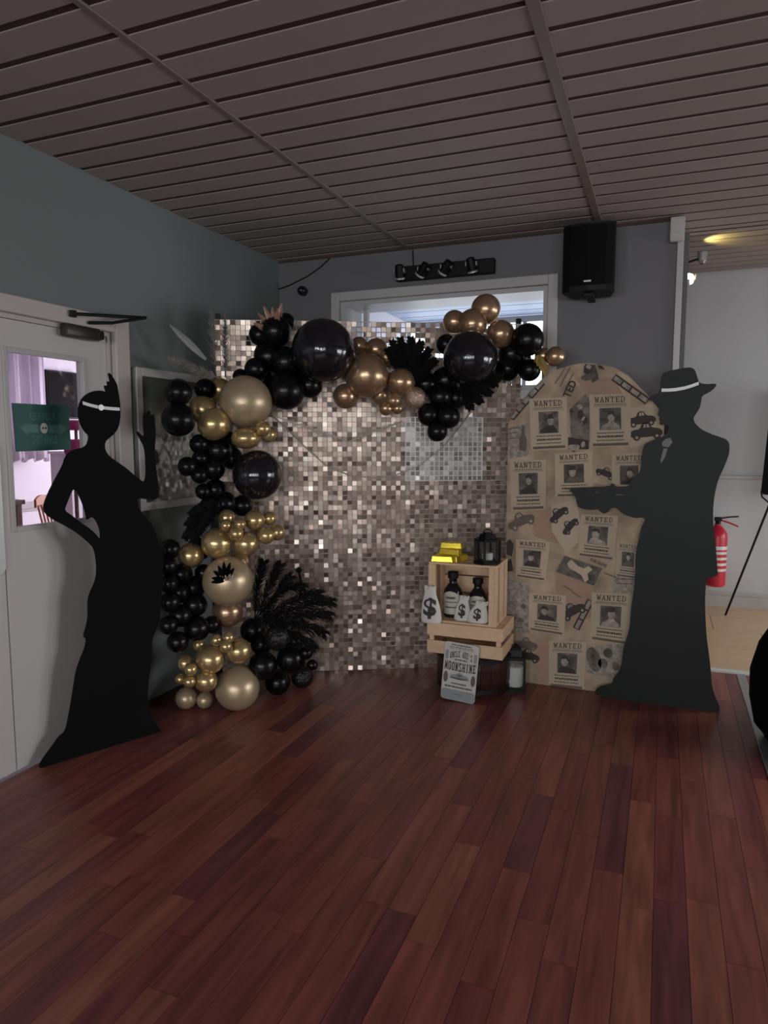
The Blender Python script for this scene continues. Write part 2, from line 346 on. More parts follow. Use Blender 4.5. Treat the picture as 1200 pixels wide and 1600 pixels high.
def slab_word(word, st=.17, sr=.11):
    """slab serif capitals out of bars, in a unit cell per letter; returns quads ((x,z) x 4) over width 1, height 1"""
    out = []; n = len(word); cw = 1.0 / n
    def R(x0, x1, z0, z1): return [(x0, z0), (x1, z0), (x1, z1), (x0, z1)]
    def D(xa, za, xb, zb, w): return [(xa - w / 2, za), (xa + w / 2, za), (xb + w / 2, zb), (xb - w / 2, zb)]
    foot = lambda c: R(c - .19, c + .19, 0, sr); cap_ = lambda c: R(c - .19, c + .19, 1 - sr, 1)
    G = {'W': [D(.14, 1, .30, 0, st), D(.30, 0, .5, .85, st * .8), D(.5, .85, .70, 0, st), D(.70, 0, .88, 1, st * .8), cap_(.16), cap_(.86)],
         'A': [D(.18, 0, .5, 1, st * .8), D(.5, 1, .82, 0, st), R(.28, .74, .25, .38), foot(.18), foot(.82)],
         'N': [R(.14, .14 + st, 0, 1), R(.86 - st, .86, 0, 1), D(.20, 1, .80, 0, st * 1.2), foot(.2), cap_(.2), cap_(.8)],
         'T': [R(.5 - st / 2, .5 + st / 2, 0, 1), R(.08, .92, 1 - sr * 1.2, 1), R(.08, .18, .68, 1), R(.82, .92, .68, 1), foot(.5)],
         'E': [R(.18, .18 + st, 0, 1), R(.08, .90, 0, sr * 1.2), R(.08, .90, 1 - sr * 1.2, 1), R(.3, .66, .45, .57), R(.80, .90, 0, .3), R(.80, .90, .72, 1), R(.58, .66, .36, .66)],
         'M': [R(.10, .10 + st, 0, 1), R(.90 - st, .90, 0, 1), D(.20, 1, .5, .2, st), D(.5, .2, .80, 1, st), foot(.18), foot(.82)],
         'O': [R(.10, .10 + st, .14, .86), R(.90 - st, .90, .14, .86), R(.24, .76, 0, sr * 1.1), R(.24, .76, 1 - sr * 1.1, 1), D(.34, sr * .5, .19, .22, st), D(.66, sr * .5, .81, .22, st), D(.34, 1 - sr * .5, .19, .78, st), D(.66, 1 - sr * .5, .81, .78, st)],
         'S': [R(.12, .84, 0, sr * 1.2), R(.16, .88, 1 - sr * 1.2, 1), R(.12, .12 + st, .56, .92), R(.88 - st, .88, .08, .44), D(.20, .58, .80, .42, st * 1.4), R(.12, .22, 0, .28), R(.78, .88, .72, 1)],
         'H': [R(.14, .14 + st, 0, 1), R(.86 - st, .86, 0, 1), R(.2, .8, .44, .57), foot(.2), foot(.8), cap_(.2), cap_(.8)],
         'I': [R(.5 - st / 2, .5 + st / 2, 0, 1), foot(.5), cap_(.5)],
         'U': [R(.14, .14 + st, .12, 1), R(.86 - st, .86, .12, 1), R(.26, .74, 0, sr * 1.2), D(.34, sr * .4, .21, .2, st), D(.66, sr * .4, .79, .2, st), cap_(.2), cap_(.8)],
         'C': [R(.10, .10 + st, .14, .86), R(.24, .84, 0, sr * 1.1), R(.24, .84, 1 - sr * 1.1, 1), R(.78, .90, .70, 1), R(.78, .90, 0, .22), D(.34, sr * .5, .19, .22, st), D(.34, 1 - sr * .5, .19, .78, st)],
         'L': [R(.2, .2 + st, 0, 1), R(.08, .90, 0, sr * 1.2), R(.80, .90, 0, .34), cap_(.28)],
         'B': [R(.16, .16 + st, 0, 1), R(.08, .70, 0, sr * 1.1), R(.08, .70, 1 - sr * 1.1, 1), R(.2, .72, .45, .56), R(.72, .72 + st, .1, .45), R(.70, .70 + st * .9, .56, .9)],
         "'": [D(.5, .98, .42, .7, st)], ' ': [],
         'D': [R(.16, .16 + st, 0, 1), R(.08, .66, 0, sr * 1.1), R(.08, .66, 1 - sr * 1.1, 1), R(.74, .74 + st, .2, .8), D(.58, sr * .6, .82, .25, st), D(.82, .75, .58, 1 - sr * .6, st)]}
    for i, ch in enumerate(word):
        for qd in G[ch]: out.append([((i + .03 + x * .94) * cw, z) for x, z in qd])
    return out

# ------------------------------------------------------------------ the room
ZC = 2.757; XL = -2.62; YB = 4.5; XR = 4.2; YR = -4.0; YT = 4.84; YF = 6.81; ZF = 2.93
mb = MB(); mb.box(XL, XR, YR, YT, -0.12, -0.004)
floor = struct(mb.build('floor', 'floor'), 'dark red wood laminate floor of the hall')
# planks run along the left wall; alike planks share meshes
PW = 0.098
plank_me = {}
def plank_mesh(L):
    if L not in plank_me:
        b = MB(); b.box(0.0008, PW - 0.0008, 0.001, L - 0.001, -0.006, 0.0)
        me = bpy.data.meshes.new('plank'); me.from_pydata([tuple(q) for q in b.v], [], b.f); me.materials.append(M['plank']); plank_me[L] = me
    return plank_me[L]
cand = []
nrow = int((1.35 - XL) / PW)
for i in range(nrow):
    x = XL + i * PW; y = 0.3 + random.random() * 0.7
    while y < YT - 0.02:
        L = random.choice((0.55, 0.7, 0.85, 1.0))
        if y + L > YT: L = round(YT - y, 3)
        ctr = (x + PW / 2, y + L / 2, 0)
        ins = any(-5 < proj((x + PW / 2, y + L * q, 0))[0] < 1205 and proj((x + PW / 2, y + L * q, 0))[1] < 1605 for q in (0, .25, .5, .75, 1))
        cand.append((not ins, proj(ctr)[2], x, y, L)); y += L
cand.sort()
rest = MB()
for k, (out, dz, x, y, L) in enumerate(cand):
    if k < 300 and not out:
        o = bpy.data.objects.new('plank', plank_mesh(L)); o.location = (x, y, 0); link(o, floor)
    else: rest.box(x + .0008, x + PW - .0008, y + .001, y + L - .001, -0.006, 0)
yy = -1.0
for i in range(nrow):
    x = XL + i * PW; y = -1.2 + random.random() * 0.4
    while y < 0.25:
        rest.box(x + .0008, x + PW - .0008, y + .001, min(y + .75, .3) - .001, -0.006, 0); y += .75
r = rest.build('plank', 'plank', floor); r['kind'] = 'stuff'
# grey aluminium strip let into the floor and white threshold
mb = MB(); mb.box(0.485, 0.535, -1.0, YT, -0.004, 0.004, bev=0.002)
struct(mb.build('trim_1', 'metal'), 'grey metal joint strip across the red floor')
mb = MB(); mb.box(0.08, XR, YT - 0.03, YT + 0.03, -0.004, 0.012, bev=0.004)
struct(mb.build('trim_2', 'candle'), 'white threshold strip between red and beige floors')
mb = MB(); mb.box(0.0, XR, YT + 0.0, YF + 0.1, -0.12, -0.012)
fl2 = struct(mb.build('floor_far', 'beige_base'), 'beige wood floor of the room beyond')
for j, (a, b) in enumerate(((YT + .03, 5.42), (5.42, 5.93), (5.93, 6.40), (6.40, YF))):
    x = 0.1 - j * 0.33
    while x < XR:
        q = MB(); q.box(max(x, .05) + .002, min(x + .98, XR) - .002, a + .002, b - .002, -.012, 0)
        if x + .98 > 0.1: q.build('plank', 'beige', fl2)
        x += .98
# ceiling: dark void, slats and cover strips
mb = MB(); mb.box(XL - .12, XR + .1, YR - .1, YT, ZC + .005, ZC + .12)
ceil = struct(mb.build('ceiling', 'void'), 'slatted hall ceiling with dark grooves')
BEAMS = [-2.875, -1.64, -0.404, 0.832, 2.068, 3.304]
SP = 0.1604; GAP = 0.031
slat_me = {}
def slat(x0, x1, y0, zc, par):
    k = round(x1 - x0, 4)
    if k not in slat_me:
        q = MB(); q.box(0, k, GAP / 2, SP - GAP / 2, 0, 0.0048, bev=0.0015)
        me = bpy.data.meshes.new('slat'); me.from_pydata([tuple(v) for v in q.v], [], q.f); me.materials.append(M['slat']); slat_me[k] = me
    o = bpy.data.objects.new('slat', slat_me[k]); o.location = (x0, y0, zc); link(o, par)
ystart = 4.443 - 0.015
cols = [(XL, -1.64 - .012), (-1.64 + .012, -.404 - .018), (-.404 + .018, .832 - .018), (.832 + .018, 2.068 - .018)]
rest = MB()
for ci, (a, b) in enumerate(cols):
    top = YB if b < 0.05 else YT
    k = 0; y = ystart
    for n in range(-3, 36):
        y0 = ystart - n * SP
        if y0 + SP > top + .1: continue
        vis = any(-120 < proj((xx, y0 + .08, ZC))[0] < 1320 and -60 < proj((xx, y0 + .08, ZC))[1] for xx in [a + (b - a) * q / 6 for q in range(7)]) and y0 > .8
        if vis: slat(a, b, y0, ZC, ceil)
        else: rest.box(a, b, y0 + GAP / 2, y0 + SP - GAP / 2, ZC, ZC + .0048)
r = rest.build('slat', 'slat', ceil); r['kind'] = 'stuff'
for x, wd, m in ((-1.64, .026, 'strip'), (-.404, .042, 'strip'), (.832, .042, 'strip'), (2.068, .042, 'strip')):
    q = MB(); q.box(x - wd / 2, x + wd / 2, YR, YB if x < .05 else YT, ZC - .006, ZC + .0045, bev=.003); q.build('cover_strip', m, ceil)
mb = MB(); mb.box(-.3, XR + .1, YT, YF + .1, ZF + .005, ZF + .12); mb.box(.06, XR, YT - .02, YT + .0, ZC, ZF + .1)
ceil2 = struct(mb.build('ceiling_far', 'void'), 'slatted ceiling of the room beyond')
for n in range(13):
    y0 = YT + .01 + n * .1504
    q = MB(); q.box(.05, XR, y0, y0 + .128, ZF, ZF + .0048); q.build('slat', 'slat', ceil2)
# walls
def wall_x(name, x0, x1, ya, yb, z1, holes, m, label):
    """wall in the y-z plane with rectangular openings (ya, yb, za, zb)"""
    q = MB(); ys = sorted({ya, yb, *[h[0] for h in holes], *[h[1] for h in holes]}); zs = sorted({0.0, z1, *[h[2] for h in holes], *[h[3] for h in holes]})
    for i in range(len(ys) - 1):
        for j in range(len(zs) - 1):
            cy_ = (ys[i] + ys[i + 1]) / 2; cz_ = (zs[j] + zs[j + 1]) / 2
            if any(h[0] < cy_ < h[1] and h[2] < cz_ < h[3] for h in holes): continue
            q.box(x0, x1, ys[i], ys[i + 1], zs[j], zs[j + 1])
    return struct(q.build(name, m), label)
def wall_y(name, y0, y1, xa, xb, z1, holes, m, label):
    q = MB(); xs = sorted({xa, xb, *[h[0] for h in holes], *[h[1] for h in holes]}); zs = sorted({0.0, z1, *[h[2] for h in holes], *[h[3] for h in holes]})
    for i in range(len(xs) - 1):
        for j in range(len(zs) - 1):
            cx_ = (xs[i] + xs[i + 1]) / 2; cz_ = (zs[j] + zs[j + 1]) / 2
            if any(h[0] < cx_ < h[1] and h[2] < cz_ < h[3] for h in holes): continue
            q.box(xs[i], xs[i + 1], y0, y1, zs[j], zs[j + 1])
    return struct(q.build(name, m), label)
DY0, DY1, DZ = 0.82, 2.815, 2.02                # double door opening in the left wall
wall_x('wall_left', XL - .12, XL, YR - .1, YB + .34, ZC + .05, [(DY0, DY1, 0, DZ)], 'wall_l', 'grey painted wall with the white double door')
WX0, WX1, WZ0, WZ1 = -2.13, -0.70, 1.80, 2.44
wall_y('wall_back', YB, YB + .32, XL - .12, 0.06, ZC + .05, [(WX0, WX1, WZ0, WZ1)], 'wall_b', 'grey painted wall behind the backdrop')
wall_y('wall_far', YF, YF + .12, -.1, XR + .1, ZF + .1, [], 'wall_far', 'pale grey wall of the room beyond')
wall_x('wall_partition', -.06, .10, YB + .32, YF, ZF + .1, [], 'wall_b', 'grey return wall beyond the hall')
rw = [(-2.2, -1.2), (-.75, .25), (.7, 1.7), (2.15, 3.15)]
wall_y('wall_rear', YR - .12, YR, XL - .12, XR + .1, ZC + .05, [(a, b, 1.0, 2.25) for a, b in rw], 'wall_b', 'grey wall with four windows at the rear of the hall')
gd = [(2.4, 4.2), (5.0, 6.5)]  # unseen glazed doors; the hall pair is added to brighten the hall
wall_x('wall_right', XR, XR + .12, YR - .1, YF + .1, ZF + .1, [(a, b, .08, 2.1) for a, b in gd], 'wall_far', 'pale grey wall with unseen glazed doors on the bar side')
for i, (a, b) in enumerate(rw):
    q = MB()
    frame_xz(q, YR - .1, YR + .01, a, b, 1.0, 2.25, .05); q.box((a + b) / 2 - .02, (a + b) / 2 + .02, YR - .06, YR - .01, 1.05, 2.2)
    wn = struct(q.build('window_%d' % (i + 3), 'white'), 'white framed window behind the camera')
    q = MB(); q.box(a + .02, b - .02, YR - .08, YR - .07, 1.02, 2.23); q.build('pane', 'sky_rear', wn)
for i, (a, b) in enumerate(gd):
    q = MB(); frame_yz(q, XR - .01, XR + .1, a, b, .08, 2.1, .06); q.box(XR + .02, XR + .06, (a + b) / 2 - .04, (a + b) / 2 + .04, .14, 2.04)
    wn = struct(q.build('window_%d' % (i + 10), 'white'), 'unseen white framed glazed doors giving light on the bar side')
    q = MB(); q.box(XR + .07, XR + .08, a + .02, b - .02, .1, 2.08); q.build('pane', 'sky_far', wn)
# baseboards, dado, trims
q = MB(); q.box(.10, XR, YF - .02, YF, 0, .10); q.box(.10, XR, YF - .013, YF, .10, .135, bev=.004)
struct(q.build('baseboard_far', 'white'), 'white baseboard below the pale grey wall')
q = MB(); q.box(.10, XR, YF - .022, YF, 1.14, 1.175, bev=.008)
struct(q.build('trim_3', 'white'), 'white dado rail on the pale grey wall')
q = MB(); q.box(XL, XL + .012, 2.92, YB, 0, .03); q.box(XL + .012, .04, YB - .012, YB, 0, .03)
struct(q.build('baseboard_left', 'dark2'), 'thin dark baseboard at the foot of the grey walls')
q = MB(); q.box(.030, .066, YB - .025, YB, 0.0, ZC - .001, bev=.004)
struct(q.build('trim_4', 'white'), 'white vertical trunking at the wall end')
bx = MB(); bx.box(-.012, .066, YB - .07, YB - .026, 2.615, ZC - .008, bev=.006)
tb = bx.build('trunking_box', 'white'); tag(tb, 'white junction box at the top of the vertical trunking', 'junction box')
q = MB(); q.box(.005, .05, YB - .074, YB - .07, 2.66, 2.68); q.build('cover_screw', 'metal', tb)
# dark joint between the back wall and the ceiling
q = MB(); q.box(XL, .05, YB - .01, YB, ZC - .014, ZC, bev=.003); struct(q.build('trim_5', 'void'), 'dark joint along the top of the back wall')

# ---- window in the back wall
q = MB(); a, b = WX0, WX1
frame_xz(q, YB - .03, YB, a - .06, b + .06, WZ0 - .06, WZ1 + .06, .06)
wf = struct(q.build('window_1', 'white'), 'wide white framed window above the backdrop')
q = MB()
frame_xz(q, YB + .001, YB + .30, a + .001, b - .001, WZ0 + .001, WZ1 - .001, .03, 0)
q.build('window_reveal', 'white', wf)
q = MB(); q.box(a + .10, a + .13, YB + .17, YB + .21, WZ0 + .03, WZ1 - .03); q.build('mullion', 'white', wf)
q = MB(); q.box(a + .03, b - .03, YB + .188, YB + .194, WZ0 + .03, WZ1 - .03); q.build('pane', 'winglass', wf)
# lean-to behind the window: pale blue roof panels, white walls, bright glazed end
LX0, LX1, LY1, LZ = -2.70, -.07, 7.4, 2.76
q = MB(); q.box(LX0, LX1, YB + .33, LY1, .9, 1.0); struct(q.build('floor_leanto', 'wall_side'), 'floor of the lean-to behind the window')
q = MB(); q.box(LX0, LX0 + .03, YB + .33, LY1, 1.0, LZ + .1); struct(q.build('wall_leanto', 'wall_side'), 'white side wall of the lean-to behind the window')
q = MB(); q.box(LX0, LX1, YB + .33, LY1, LZ + .03, LZ + .1); lr = struct(q.build('ceiling_leanto', 'strip'), 'pale blue panelled roof of the lean-to behind the window')
for k in range(9):
    y0 = YB + .36 + k * .28
    for xa, xb in ((LX0 + .04, -1.72), (-1.69, LX1 - .01)):
        q = MB(); q.box(xa, xb, y0, y0 + .262, LZ + .012, LZ + .03); q.build('roof_panel', 'blueroof', lr)
q = MB(); q.box(-1.718, -1.692, YB + .34, LY1, LZ - .01, LZ + .03); q.build('rafter', 'white', lr)
q = MB(); frame_xz(q, LY1 - .04, LY1, LX0, LX1, 1.0, LZ - .0, .06); q.box(-1.4, -1.36, LY1 - .04, LY1, 1.06, LZ - .06)
wn = struct(q.build('window_2', 'white'), 'white frame of the bright glazing at the end of the lean-to')
q = MB(); q.box(LX0 + .03, LX1 - .03, LY1 + .002, LY1 + .01, 1.03, LZ - .03); q.build('pane', 'sky_back', wn)

# ---- double door in the left wall
AX = XL + .035
q = MB(); q.box(XL, AX, DY1, DY1 + .10, 0, DZ + .075, bev=.006); q.box(XL, AX, DY0 - .10, DY0, 0, DZ + .075, bev=.006); q.box(XL, AX, DY0, DY1, DZ, DZ + .075, bev=.006)
q.box(XL - .115, XL - .001, DY1 - .02, DY1, 0, DZ); q.box(XL - .115, XL - .001, DY0, DY0 + .02, 0, DZ); q.box(XL - .115, XL - .001, DY0 + .02, DY1 - .02, DZ - .02, DZ)
struct(q.build('trim_6', 'frame_pink'), 'pale door frame around the white double door')
def door_leaf(name, y0, y1, g0, g1, lab):
    q = MB(); X0, X1 = XL - .06, XL - .012; Z0, Z1 = 1.09, 1.868
    for c in ((y0, g0, .008, DZ - .022), (g1, y1, .008, DZ - .022), (g0, g1, .008, Z0), (g0, g1, Z1, DZ - .022)): q.box(X0, X1, c[0], c[1], c[2], c[3])
    d = struct(q.build(name, 'door'), lab)
    q = MB()
    frame_yz(q, X1 - .006, X1 + .008, g0 - .012, g1 + .012, Z0 - .012, Z1 + .012, .024, .003)
    q.build('glazing_bead', 'white', d)
    q = MB(); q.box(XL - .04, XL - .034, g0, g1, Z0, Z1); q.build('pane', 'glass', d)
    return d
d1 = door_leaf('door_1', 2.153, DY1 - .022, 2.20, 2.642, 'white half glazed door leaf with a green sign on its glass')
d2 = door_leaf('door_2', DY0 + .022, 2.147, 1.25, 2.02, 'white door leaf cut off by the picture edge')
q = MB(); q.slab([chaikin([(-.05, 0), (.05, 0), (.05, .55), (-.05, .55)], 0)], 0, .006)
pp = MB(); mxp = Matrix.Translation((XL - .006, 2.09, .905)) @ Matrix.Rotation(PI / 2, 4, 'Z')
def rrect(x0, x1, z0, z1, r_, n=5):
    o = []
    for cx_, cz_, a0 in ((x1 - r_, z0 + r_, -PI / 2), (x1 - r_, z1 - r_, 0), (x0 + r_, z1 - r_, PI / 2), (x0 + r_, z0 + r_, PI)):
        for k in range(n + 1): o.append((cx_ + r_ * math.cos(a0 + PI / 2 * k / n), cz_ + r_ * math.sin(a0 + PI / 2 * k / n)))
    return o
pp.slab([rrect(-.06, .055, 0, .56, .03)], -.004, .006, mxp); pl = pp.build('push_plate', 'steel', d2)
q = MB(); q.slab([rrect(-.064, .059, -.004, .564, .034)], .0055, .0075, mxp); q.build('plate_edge', 'dark2', pl)
# ---- overhead door closer
dc = empty('door_closer', (XL, 2.6, 1.99)); tag(dc, 'dark overhead door closer with folded arm above the door', 'door closer')
q = MB(); q.box(.0, .055, -.11, .10, -.03, .03, bev=.012); shade(q.build('closer_body', 'dark2', dc))
q = MB(); q.box(.002, .05, .101, .125, -.02, .022, bev=.008); q.build('end_cap', 'dark', dc)
q = MB(); q.tube([(.04, .03, .05), (.12, .10, .055), (.13, .33, .115)], .008); q.build('lower_arm', 'dark', dc)
q = MB(); q.tube([(.13, .33, .115), (.05, -.07, .075)], .008); q.tube([(.05, -.07, .06), (.05, -.07, .09)], .016); q.build('upper_arm', 'dark', dc)
# ---- green sign on the glass
sg = empty('green_sign', (XL - .028, 2.238, 1.43)); sg.rotation_euler = (0, 0, PI / 2)
tag(sg, 'green card sign reading KEEP YOUR DISTANCE on the door glass', 'sign')
W_, H_ = .31, .212
q = MB(); q.slab([[(0.008, 0), (W_ + .006, .006), (W_, H_ + .002), (0, H_)]], -.004, 0); q.build('card', 'green', sg)
q = MB(); lettering(q, 'KEEP YOUR', .085, .140, .15, .036, -.0055, .012); q.build('lettering', 'greenlt', sg); q = MB(); lettering(q, 'DISTANCE', .095, .036, .14, .036, -.0055, .012); q.build('lettering', 'greenlt', sg)
for s in (-1, 1):
    q = MB(); c = .162; q.slab([[(c + s * .028, .085), (c + s * .09, .085), (c + s * .09, .07), (c + s * .13, .107), (c + s * .09, .144) if False else (c + s * .09, .130), (c + s * .09, .122), (c + s * .028, .122)]], -.0055, -.004); q.build('arrow', 'greenlt', sg)
em = MB(); em.slab([ellipse(.162, .105, .020, .024)], -.0065, -.004); eo = em.build('emblem', 'label', sg)
q = MB(); q.slab([ellipse(.155, .106, .005, .005, 10)], -.0075, -.0065); q.slab([ellipse(.170, .106, .005, .005, 10)], -.0075, -.0065); q.build('eye_mark', 'ink', eo)

# ---- notice board on the left wall
nb = empty('notice_board', (XL, 2.955, 1.10)); nb.rotation_euler.z = PI / 2
tag(nb, 'white framed dark green notice board on the grey wall', 'notice board')
q = MB()
frame_xz(q, -.035, 0, 0, .685, 0, .765, .045)
q.build('frame', 'white', nb)
q = MB(); q.box(.04, .645, -.012, -.001, .035, .725); q.build('felt', 'cork', nb)
for x0, z0, w_, h_ in ((.33, .42, .15, .09), (.31, .24, .2, .14), (.42, .58, .15, .1)):
    q = MB(); q.box(x0, x0 + w_, -.0135, -.012, z0, z0 + h_); q.build('pinned_sheet', 'paperw', nb)
q = MB(); q.box(.04, .645, -.026, -.023, .035, .725); q.build('pane', 'glass', nb)

# ---- the room seen through the door glass
SX = -7.5
q = MB(); q.box(SX - .1, XL - .12, -.4, 9.4, -.1, 0); struct(q.build('floor_side_room', 'carpet'), 'floor of the room behind the door')
q = MB(); q.box(SX - .1, XL - .12, -.4, 9.4, 2.76, 2.86); struct(q.build('ceiling_side_room', 'wall_side'), 'white ceiling of the room behind the door')
wall_x('wall_side_room', SX - .1, SX, -.4, 9.4, 2.8, [], 'wall_side', 'white wall seen through the door glass')
wall_y('wall_side_room_end', 9.3, 9.4, SX, XL - .12, 2.8, [(-6.8, -3.6, .8, 2.4)], 'wall_side', 'white window wall of the room behind the door')
wall_y('wall_side_room_near', -.5, -.4, SX, XL - .12, 2.8, [], 'wall_side', 'white near wall of the room behind the door')
wall_x('wall_side_room_right', XL - .14, XL - .12, YB + .34, 9.3, 2.8, [], 'wall_side', 'white wall of the room behind the door on the hall side')
q = MB()
frame_xz(q, 9.29, 9.38, -6.8, -3.6, .8, 2.4, .06); q.box(-5.23, -5.17, 9.31, 9.35, .86, 2.34)
wn = struct(q.build('window_9', 'white'), 'white framed window of the room behind the door')
q = MB(); q.box(-6.78, -3.62, 9.36, 9.37, .82, 2.38); q.build('pane', 'sky_side', wn)
q = MB(); q.box(SX, SX + .03, -.4, 9.3, .62, .70); q.box(SX, SX + .015, -.4, 9.3, .58, .62); struct(q.build('trim_7', 'white'), 'white dado rail in the room behind the door')
pc = on_x(0, 640, SX + .2); pd = on_x(73, 640, SX + .2)
q = MB(); cv = []; cf = []; n = 90; y0 = pc.y - 1.0; y1 = pd.y; zt = 2.6; zb = on_x(40, 719, SX + .2).z
for i in range(n + 1):
    t = i / n; yy = y0 + (y1 - y0) * t; xx = SX + .2 + .05 * math.sin(t * 62) + .02 * math.sin(t * 151 + 1)
    for z in (zb + .03 * math.sin(t * 62), (zt + zb) / 2, zt): cv.append((xx + .02 * (z < 1.9), yy, z))
for i in range(n):
    for j in range(2): cf.append([i * 3 + j, (i + 1) * 3 + j, (i + 1) * 3 + j + 1, i * 3 + j + 1])
cu = mesh_obj('curtain', cv, cf, 'curtain', smooth=True); so = cu.modifiers.new('cloth', 'SOLIDIFY'); so.thickness = .012
tag(cu, 'pale lilac pleated curtain seen through the door glass', 'curtain')
a = on_x(72, 577, SX + .06); b = on_x(127, 655, SX + .06)
ds = empty('wall_screen', (SX, (a.y + b.y) / 2, b.z)); tag(ds, 'large black screen on the wall behind the door glass', 'screen')
hw = (b.y - a.y) / 2
q = MB(); q.box(.005, .06, -hw, hw, 0, a.z - b.z, bev=.01); q.build('screen_panel', 'dark', ds)
q = MB(); q.box(.06, .066, -hw + .02, hw - .02, .02, a.z - b.z - .02); q.build('screen_glass', 'grille', ds)
# white column
p = on_x(78, 705, -6.4); p2 = on_x(104, 705, -6.4)
q = MB(); q.box(-6.4, -6.1, p.y, p2.y, 0, p.z - .03); q.box(-6.42, -6.08, p.y - .02, p2.y + .02, p.z - .03, p.z, bev=.006)
pe = q.build('white_pedestal', 'wall_side'); tag(pe, 'white boxed pedestal beyond the door glass, below the green sign', 'pedestal')
# magenta chair
def bentwood(name, loc, rz, lab, seatm):
    t = empty(name, loc, rz); tag(t, lab, 'chair')
    q = MB(); q.box(-.21, .21, -.21, .21, .43, .48, bev=.02); shade(q.build('seat', seatm, t))
    for x in (-.18, .18):
        q = MB(); q.tube([(x, -.18, .43), (x * 1.1, -.21, 0)], .018, r1=.013); q.build('leg', 'chairwood', t)
        q = MB(); q.tube([(x, .18, .43), (x * 1.1, .23, 0)], .018, r1=.013); q.build('leg', 'chairwood', t)
    for k in range(5):
        x = -.16 + .08 * k; q = MB(); q.tube([(x * .9, .18, .48), (x, .24, .82)], .011); q.build('spindle', 'chairwood', t)
    q = MB(); arc = [(-.22 + .44 * k / 8, .24 + .03 * math.sin(PI * k / 8), 0) for k in range(9)]
    for k in range(8):
        a, b = arc[k], arc[k + 1]; h0 = .80 + 0 * k; h1a = .88 + .035 * math.sin(PI * k / 8); h1b = .88 + .035 * math.sin(PI * (k + 1) / 8)
        vs = [(a[0], a[1] - .012, h0), (b[0], b[1] - .012, h0), (b[0], b[1] - .012, h1b), (a[0], a[1] - .012, h1a), (a[0], a[1] + .012, h0), (b[0], b[1] + .012, h0), (b[0], b[1] + .012, h1b), (a[0], a[1] + .012, h1a)]
        q.add(vs, [[0, 1, 2, 3], [5, 4, 7, 6], [3, 2, 6, 7], [1, 0, 4, 5], [0, 3, 7, 4], [1, 5, 6, 2]])
    q.build('top_rail', 'chairwood', t)
    return t
p = on_x(106, 775, -5.75); bentwood('spindle_chair', (p.x, p.y, 0), math.radians(115), 'orange brown spindle back chair with magenta seat beyond the door glass', 'magenta')
p = on_x(14, 776, -6.2); t = empty('dark_table', (-6.45, p.y - .52, 0), 0); tag(t, 'dark brown wooden table beside the spindle chair', 'table')
q = MB(); q.box(-.5, .5, -.5, .5, .84, .885, bev=.006); q.build('table_top', 'tablewood', t)
for x in (-.45, .45):
    for y in (-.44, .44):
        q = MB(); q.box(x - .03, x + .03, y - .03, y + .03, 0, .84); q.build('leg', 'tablewood', t)
p = on_x(158, 690, -4.6); t = empty('magenta_armchair', (-4.6, p.y, 0), math.radians(45)); tag(t, 'magenta padded chair seen between sign and flapper cutout', 'chair')
zt = on_x(127, 655, -4.6).z; zs = on_x(127, 690, -4.6).z
q = MB(); q.box(-.3, .3, -.05, .08, zs - .12, zs + .02, bev=.03); shade(q.build('backrest', 'magenta', t))
q = MB(); q.box(-.3, .3, -.5, .08, .4, .52, bev=.03); shade(q.build('seat', 'magenta', t))
q = MB(); q.tube([(-.22, .04, .5), (-.22, .04, zs - .1)], .018); q.tube([(.22, .04, .5), (.22, .04, zs - .1)], .018); q.build('back_post', 'tablewood', t)
for x in (-.26, .26):
    for y in (-.44, .04):
        q = MB(); q.tube([(x, y, 0), (x, y, .4)], .02); q.build('leg', 'tablewood', t)
q = MB(); q.box(-.3, .3, .1, .2, zt - .09, zt, bev=.03); shade(q.build('headrest', 'magenta', t))
q = MB(); q.tube([(-.2, .1, zs), (-.2, .15, zt - .05)], .015); q.tube([(.2, .1, zs), (.2, .15, zt - .05)], .015); q.build('support', 'tablewood', t)

# ------------------------------------------------------------------ wall fittings
# loudspeaker
sp = empty('loudspeaker', (-.437, 4.24, 2.33)); tag(sp, 'black wall mounted loudspeaker above the wanted panel', 'loudspeaker')
q = MB(); q.slab([rrect(-.14, .14, -.04, .30, .03)], 0, .01)
prof = [(-.145, -.0), (-.142, .05), (-.11, .2), (.11, .2), (.142, .05), (.145, 0), (.10, -.028), (0, -.04), (-.10, -.028)]
def prism_z(pts, z0, z1):
    n = len(pts); vs = [(x, y, z0) for x, y in pts] + [(x, y, z1) for x, y in pts]
    ar = sum(pts[i][0] * pts[(i + 1) % n][1] - pts[(i + 1) % n][0] * pts[i][1] for i in range(n))
    fs = [[i, (i + 1) % n, (i + 1) % n + n, i + n] for i in range(n)] + [list(range(n))[::-1], list(range(n, 2 * n))]
    if ar < 0: fs = [f[::-1] for f in fs]
    return vs, fs
q = MB(); q.add(*prism_z(prof, 0, .375)); cab = q.build('cabinet', 'dark', sp)
q = MB(); q.add(*prism_z([(-.136, -.006), (-.095, -.033), (0, -.045), (.095, -.033), (.136, -.006), (.10, -.02), (0, -.03), (-.10, -.02)][:5] + [(.13, .01), (-.13, .01)], .03, .362)); q.build('grille', 'grille', sp)
q = MB(); q.box(-.02, .02, -.048, -.044, .045, .055); q.build('badge', 'metal', sp)
q = MB(); q.box(-.03, .03, .02, .10, -.022, 0, bev=.005); q.box(-.02, .02, .08, .255, -.018, -.006); q.build('bracket', 'dark', sp)
